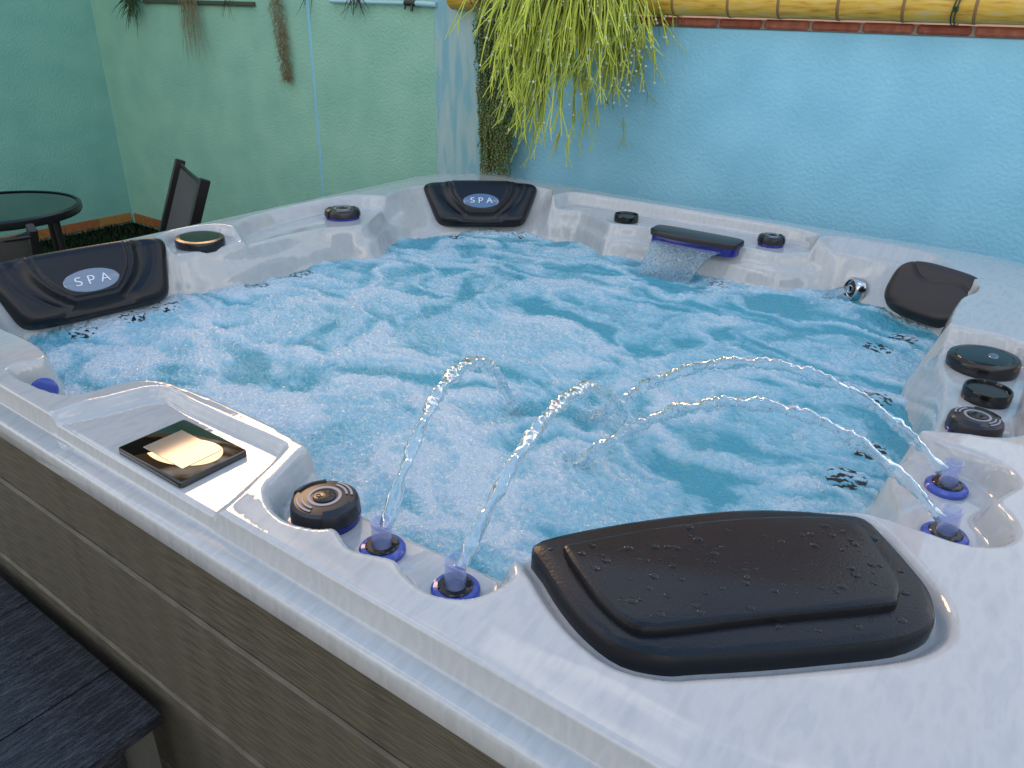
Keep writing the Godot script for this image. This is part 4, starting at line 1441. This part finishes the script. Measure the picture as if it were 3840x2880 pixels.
func build_plants() -> void:
	# --- yellow-green mistletoe cactus hanging over the blue wall
	var rh := thing("hanging_cactus", "bushy yellow green mistletoe cactus with white berries hanging on blue wall", "plant", Vector3(-.66, 1.5, -1.345))
	var v := PackedVector3Array()
	var nn := PackedVector3Array()
	var cc := PackedColorArray()
	var berries := []
	for k in 460:
		var side := rng.randf_range(-1.0, 1.0)
		var at := Vector3(side * (.11 if side > 0.0 else .11) + rng.randfn() * .012, .09 + rng.randf_range(-.04, .06), rng.randf_range(-.02, .07))
		var out := Vector3(side * rng.randf_range(.1, .9) * (.45 if side > 0.0 else .02), rng.randf_range(-.1, .5), rng.randf_range(-.15, .40))
		var full := (.60 - .30 * soft(.1, 1.0, side) - .06 * soft(.5, 1.0, -side)) * rng.randf_range(.40, 1.0)
		var g := rng.randf_range(.75, 1.2)
		var col := Color(.60 * g, .66 * g, .10 * g)
		if rng.randf() < .25: col = Color(.34 * g, .42 * g, .07 * g)
		var path := strand(v, nn, cc, at, out, full, 3.4, .0032, .0027, col, 8, .03)
		var tip := path[path.size() - 1]
		var dd := (tip - path[path.size() - 3]).normalized()
		if rng.randf() < .14: tip = path[path.size() - 3]
		for b in rng.randi_range(2, 4):
			var o := (dd + Vector3(rng.randf_range(-.42, .42), rng.randf_range(-.1, .2), rng.randf_range(-.3, .4))).normalized()
			var p2 := strand(v, nn, cc, tip, o, rng.randf_range(.05, .13), .5, .0025, .0019, col, 3, .03)
			if rng.randf() < .5:
				for c in 2:
					var o2 := (o + Vector3(rng.randf_range(-.6, .6), 0, rng.randf_range(-.4, .4))).normalized()
					strand(v, nn, cc, p2[p2.size() - 1], o2, rng.randf_range(.02, .07), .3, .0020, .0014, col, 2, .02)
			if rng.randf() < .28 + .5 * soft(.3, .9, side): berries.append(p2[rng.randi_range(1, p2.size() - 1)])
		if rng.randf() < .35: berries.append(path[rng.randi_range(1, path.size() - 1)] + Vector3(0, 0, .003))
	# trailing berry strings on the right side
	for k in 26:
		var at := Vector3(rng.randf_range(.14, .25), .03, rng.randf_range(.0, .05))
		var p3 := strand(v, nn, cc, at, Vector3(.3, -.6, .2), rng.randf_range(.18, .34), 2.5, .0016, .0013, Color(.26, .32, .08), 9, .05)
		for q in range(2, p3.size()):
			if rng.randf() < .75: berries.append(p3[q] + Vector3(rng.randfn(), rng.randfn(), rng.randfn()) * .004)
	var st := put("stems", arr_mesh(v, nn, PackedInt32Array(), cc), M.stem, rh)
	st.set_meta("kind", "stuff")
	var sp := SphereMesh.new()
	sp.radius = .0048
	sp.height = .0096
	sp.radial_segments = 8
	sp.rings = 4
	var bx := []
	for p in berries: bx.append(Transform3D(Basis.from_scale(Vector3.ONE * rng.randf_range(.7, 1.2)), p))
	multi("berries", sp, M.berry, bx, rh).set_meta("kind", "stuff")
	put("pot", lathe([Vector2(.0, -.03), Vector2(.085, -.03), Vector2(.11, .14), Vector2(.115, .16), Vector2(.10, .16)], 32, 30.0), M.pot, rh, Transform3D(Basis.IDENTITY, Vector3(.05, .04, .0)))
	# --- string of pearls curtain
	var pe := thing("string_of_pearls", "long dark green curtain of string of pearls beside the pale pillar", "plant", Vector3(-1.08, 1.5, -1.36))
	v = PackedVector3Array(); nn = PackedVector3Array(); cc = PackedColorArray()
	var beads := []
	for k in 150:
		var u := rng.randf_range(-1.0, 1.0)
		var x := u * .108
		var fullL := rng.randf_range(.60, .84) if absf(u) < .75 else rng.randf_range(.30, .80)
		var z := rng.randf_range(-.035, .035)
		var path := PackedVector3Array()
		var rad := PackedFloat32Array()
		var ns := 16
		for i in ns + 1:
			var t := float(i) / ns
			path.append(Vector3(x * (1.12 - .3 * t) + .005 * sin(i * 1.7 + k), .13 - fullL * t, z + .01 * sin(i * 1.1 + k * 2.0)))
			rad.append(.0009)
		ribbon(v, nn, cc, path, rad, Color(.16, .20, .08) if rng.randf() < .6 else Color(.30, .24, .14), 3)
		var len := 0.0
		while len < fullL:
			var f := len / fullL * ns
			var i := mini(int(f), ns - 1)
			var p := path[i].lerp(path[i + 1], f - i)
			var an := rng.randf() * TAU
			beads.append(Transform3D(Basis.from_scale(Vector3.ONE * rng.randf_range(.7, 1.25)), p + Vector3(cos(an), 0, sin(an)) * .0042))
			len += rng.randf_range(.006, .012)
	put("vines", arr_mesh(v, nn, PackedInt32Array(), cc), M.leaf, pe).set_meta("kind", "stuff")
	var bead := SphereMesh.new()
	bead.radius = .0040
	bead.height = .0090
	bead.radial_segments = 7
	bead.rings = 4
	var groups := [[], [], []]
	for b in beads:
		var top: float = b.origin.y
		var g := 0
		if rng.randf() < .25 + .5 * soft(-.1, .1, top): g = 1
		if rng.randf() < .2: g = 2
		groups[g].append(b)
	for g in 3:
		var c: Color = [Color(.11, .18, .055), Color(.26, .24, .10), Color(.17, .25, .075)][g]
		multi("beads", bead, mat(srgb(c.r, c.g, c.b), .35), groups[g], pe).set_meta("kind", "stuff")
	# --- brown curly moss
	var mo := thing("hanging_moss", "long brown curly tassel of moss hanging on the green wall", "plant", Vector3(-2.60, 1.5, -1.445))
	v = PackedVector3Array(); nn = PackedVector3Array(); cc = PackedColorArray()
	for k in 900:
		var t := rng.randf()
		var y := .12 - .47 * pow(t, .85)
		var wdt := .044 * (1.0 - .55 * t * t) * (1.0 if t < .9 else .6)
		var at := Vector3(rng.randf_range(-wdt, wdt) + .035 * t - .02, y, rng.randf_range(-.012, .03))
		var g := rng.randf_range(.7, 1.3)
		strand(v, nn, cc, at, Vector3(rng.randfn(), rng.randf_range(-1.6, .1), rng.randfn() * .6), rng.randf_range(.02, .055), 1.2, .0008, .0005, Color(.24 * g, .14 * g, .055 * g), 6, .38)
	put("strands", arr_mesh(v, nn, PackedInt32Array(), cc), M.leaf, mo).set_meta("kind", "stuff")
	# --- spiky air plant
	var ti := thing("air_plant", "spiky dark green air plant at the end of the ledge shadow strip", "plant", Vector3(-3.98, 1.52, -1.43))
	v = PackedVector3Array(); nn = PackedVector3Array(); cc = PackedColorArray()
	for k in 80:
		var an := rng.randf() * TAU
		var d := Vector3(cos(an), sin(an) * .9 - .25, rng.randf_range(.1, .7))
		var g := rng.randf_range(.6, 1.3)
		strand(v, nn, cc, Vector3(rng.randfn() * .02, .02 + rng.randfn() * .025, 0), d, rng.randf_range(.09, .19), rng.randf_range(.3, 1.3), .0045, .0006, Color(.045 * g, .085 * g, .035 * g), 6, .05)
	put("leaves", arr_mesh(v, nn, PackedInt32Array(), cc), M.leaf, ti)
	# --- thin pale hair-like plant
	var ha := thing("air_plant", "pale thin hair like strands hanging below the ledge shadow strip", "plant", Vector3(-3.40, 1.53, -1.44))
	v = PackedVector3Array(); nn = PackedVector3Array(); cc = PackedColorArray()
	for k in 64:
		strand(v, nn, cc, Vector3(rng.randf_range(-.085, .085), .02, rng.randf_range(0, .02)), Vector3(rng.randfn() * .22 + .1, -1, .1), rng.randf_range(.15, .40), .6, .0013, .0007, Color(.26, .25, .14) if k % 3 else Color(.20, .13, .06), 12, .035)
	put("strands", arr_mesh(v, nn, PackedInt32Array(), cc), M.leaf, ha).set_meta("kind", "stuff")
	# --- small dark tufts near the pipe
	var tufts := [["few thin dark leaf blades curling down beside the wall seam", -2.36, 5, .10], ["small tuft of dark thin leaves hanging left of the tap", -2.02, 16, .12], ["sparse dark threads hanging between pale strands and brown moss", -3.03, 5, .12]]
	for q in tufts:
		var tu := thing("air_plant", q[0], "plant", Vector3(q[1], 1.545, -1.44))
		v = PackedVector3Array(); nn = PackedVector3Array(); cc = PackedColorArray()
		for k in q[2]:
			strand(v, nn, cc, Vector3(rng.randfn() * .02, .03, 0), Vector3(rng.randfn() * .5, -.9, .15), rng.randf_range(.5, 1.3) * q[3], .3, .0022, .0006, Color(.05, .04, .03), 8, .10)
		put("leaves", arr_mesh(v, nn, PackedInt32Array(), cc), M.leaf, tu)

# ------------------------------------------------------------------ bamboo, pipe, tap, ledge shadow strip
func build_wall_things() -> void:
	var b := thing("bamboo_pole", "thick yellow bamboo pole lying along the brick wall top", "bamboo pole", Vector3(0, 1.577, -1.435))
	var nodes := [-1.385, -1.19, -.97, -.74, -.51, -.29, -.074, .109, .31, .514, .72, .90, 1.12, 1.36, 1.62, 1.9]
	for i in nodes.size() - 1:
		var r0 := .0525
		var s := PackedVector3Array()
		var path := PackedVector3Array()
		var rad := []
		for k in 9:
			var t := k / 8.0
			path.append(Vector3(lerpf(nodes[i], nodes[i + 1], t), 0, 0))
			rad.append(r0 * (1.0 + .035 * pow(absf(2 * t - 1), 6.0)) - .0005 * (i % 3))
		tube_soup(s, path, rad, 28)
		put("culm_section", soup_mesh(s, 50.0), M.bamboo, b)
		if i > 0:
			var s2 := PackedVector3Array()
			var x: float = nodes[i]
			tube_soup(s2, PackedVector3Array([Vector3(x - .005, 0, 0), Vector3(x - .002, 0, 0), Vector3(x, 0, 0), Vector3(x + .003, 0, 0), Vector3(x + .006, 0, 0)]), [.0538, .0552, .0545, .0556, .0538], 28)
			put("node_ring", soup_mesh(s2, 50.0), M.bamboo_node, b)
	# wire tie
	var w := thing("wire_tie", "dark green twisted wire tied round the bamboo pole", "wire", Vector3(.665, 1.577, -1.435))
	for dx in [-.004, .006]:
		var s3 := PackedVector3Array()
		var path := PackedVector3Array()
		for k in 33:
			var t := TAU * k / 32
			path.append(Vector3(dx + .004 * sin(t * 2.0), sin(t) * .0580, cos(t) * .0580))
		tube_soup(s3, path, .0022, 6)
		put("loop", soup_mesh(s3, 60.0), M.wire, w)
	var kn := PackedVector3Array()
	for k in 30:
		var t := k / 29.0 * TAU * 2.0
		kn.append(Vector3(.001 + .007 * sin(t), -.012 + .006 * cos(t * 1.5), .0585 + .003 * sin(t * 2)))
	var s4 := PackedVector3Array()
	tube_soup(s4, kn, .002, 6)
	put("knot", soup_mesh(s4, 60.0), M.wire, w)
	# pale blue pipe with a tap
	var p := thing("water_pipe", "pale blue painted pipe with a small dark tap on the wall", "pipe", Vector3(-1.66, 1.546, -1.45))
	put("pipe", bar(Vector3(-.55, 0, 0), Vector3(-.03, 0, 0), .009, 14), M.pipe, p)
	put("pipe", bar(Vector3(.03, 0, 0), Vector3(.16, -.004, 0), .012, 14), M.pipe, p)
	var tp := put("tap", bar(Vector3(-.032, 0, .002), Vector3(.034, 0, .002), .014, 12), M.brass, p)
	put("spout", bar(Vector3(.014, -.006, .006), Vector3(.018, -.034, .014), .007, 12), M.brass, tp)
	put("handle", bar(Vector3(-.024, -.006, .006), Vector3(-.028, -.026, .012), .005, 10), M.brass, tp)
	# dark strip in place of the shadow line along the wall ledge
	var r := thing("ledge_shadow_strip", "narrow dark olive strip drawn for the shadow line along the green wall ledge", "rail", Vector3(-3.36, 1.522, -1.462))
	put("dark_strip", box_mesh(Vector3(-.55, -.010, -.011), Vector3(.525, .012, .012), .003), M.rail, r)

# ------------------------------------------------------------------ drops of water on lid and pillows
func build_drops() -> void:
	var dome := PackedVector3Array()
	lathe_soup(dome, [Vector2(1, -.2), Vector2(.97, .2), Vector2(.88, .42), Vector2(.72, .60), Vector2(.5, .75), Vector2(.25, .83), Vector2(0, .86)], 20)
	var s := dome.duplicate()
	var dm := soup_mesh(s, 60.0)
	var up := rounded(V([0.684, 0.899, 0.680, 0.889, 0.688, 0.878, 0.748, 0.797, 0.818, 0.719, 0.885, 0.659, 0.96, 0.612, 1.002, 0.659, 1.032, 0.703, 1.039, 0.739, 1.027, 0.762, 0.924, 0.861, 0.836, 0.95, 0.802, 0.962, 0.759, 0.947, 0.722, 0.925]), 3)
	var xs := []
	var n := 0
	while xs.size() < 240 and n < 5000:
		n += 1
		var p := Vector2(rng.randf_range(.63, 1.08), rng.randf_range(.56, 1.0))
		var y := 0.0
		if sdf(up, p) < -.012: y = .9283
		elif sdf(LID, p) < -.018 and sdf(up, p) > .006: y = .9153
		else: continue
		if y < .92 and rng.randf() < .5: continue
		var r := .0011 + .0046 * pow(rng.randf(), 3.5)
		var st := rng.randf_range(1.0, 1.35)
		var near := false
		for o in xs:
			if o.origin.distance_to(Vector3(p.x, y, p.y)) < .009: near = true
		if near: continue
		xs.append(Transform3D(Basis(Vector3.UP, rng.randf_range(-.5, .9)) * Basis.from_scale(Vector3(r * st, r * .55, r)), Vector3(p.x, y, p.y)))
	tag(multi("water_drops", dm, M.clear_water, xs, self), "beads of water lying on the black filter lid", "water drops", "", "stuff")
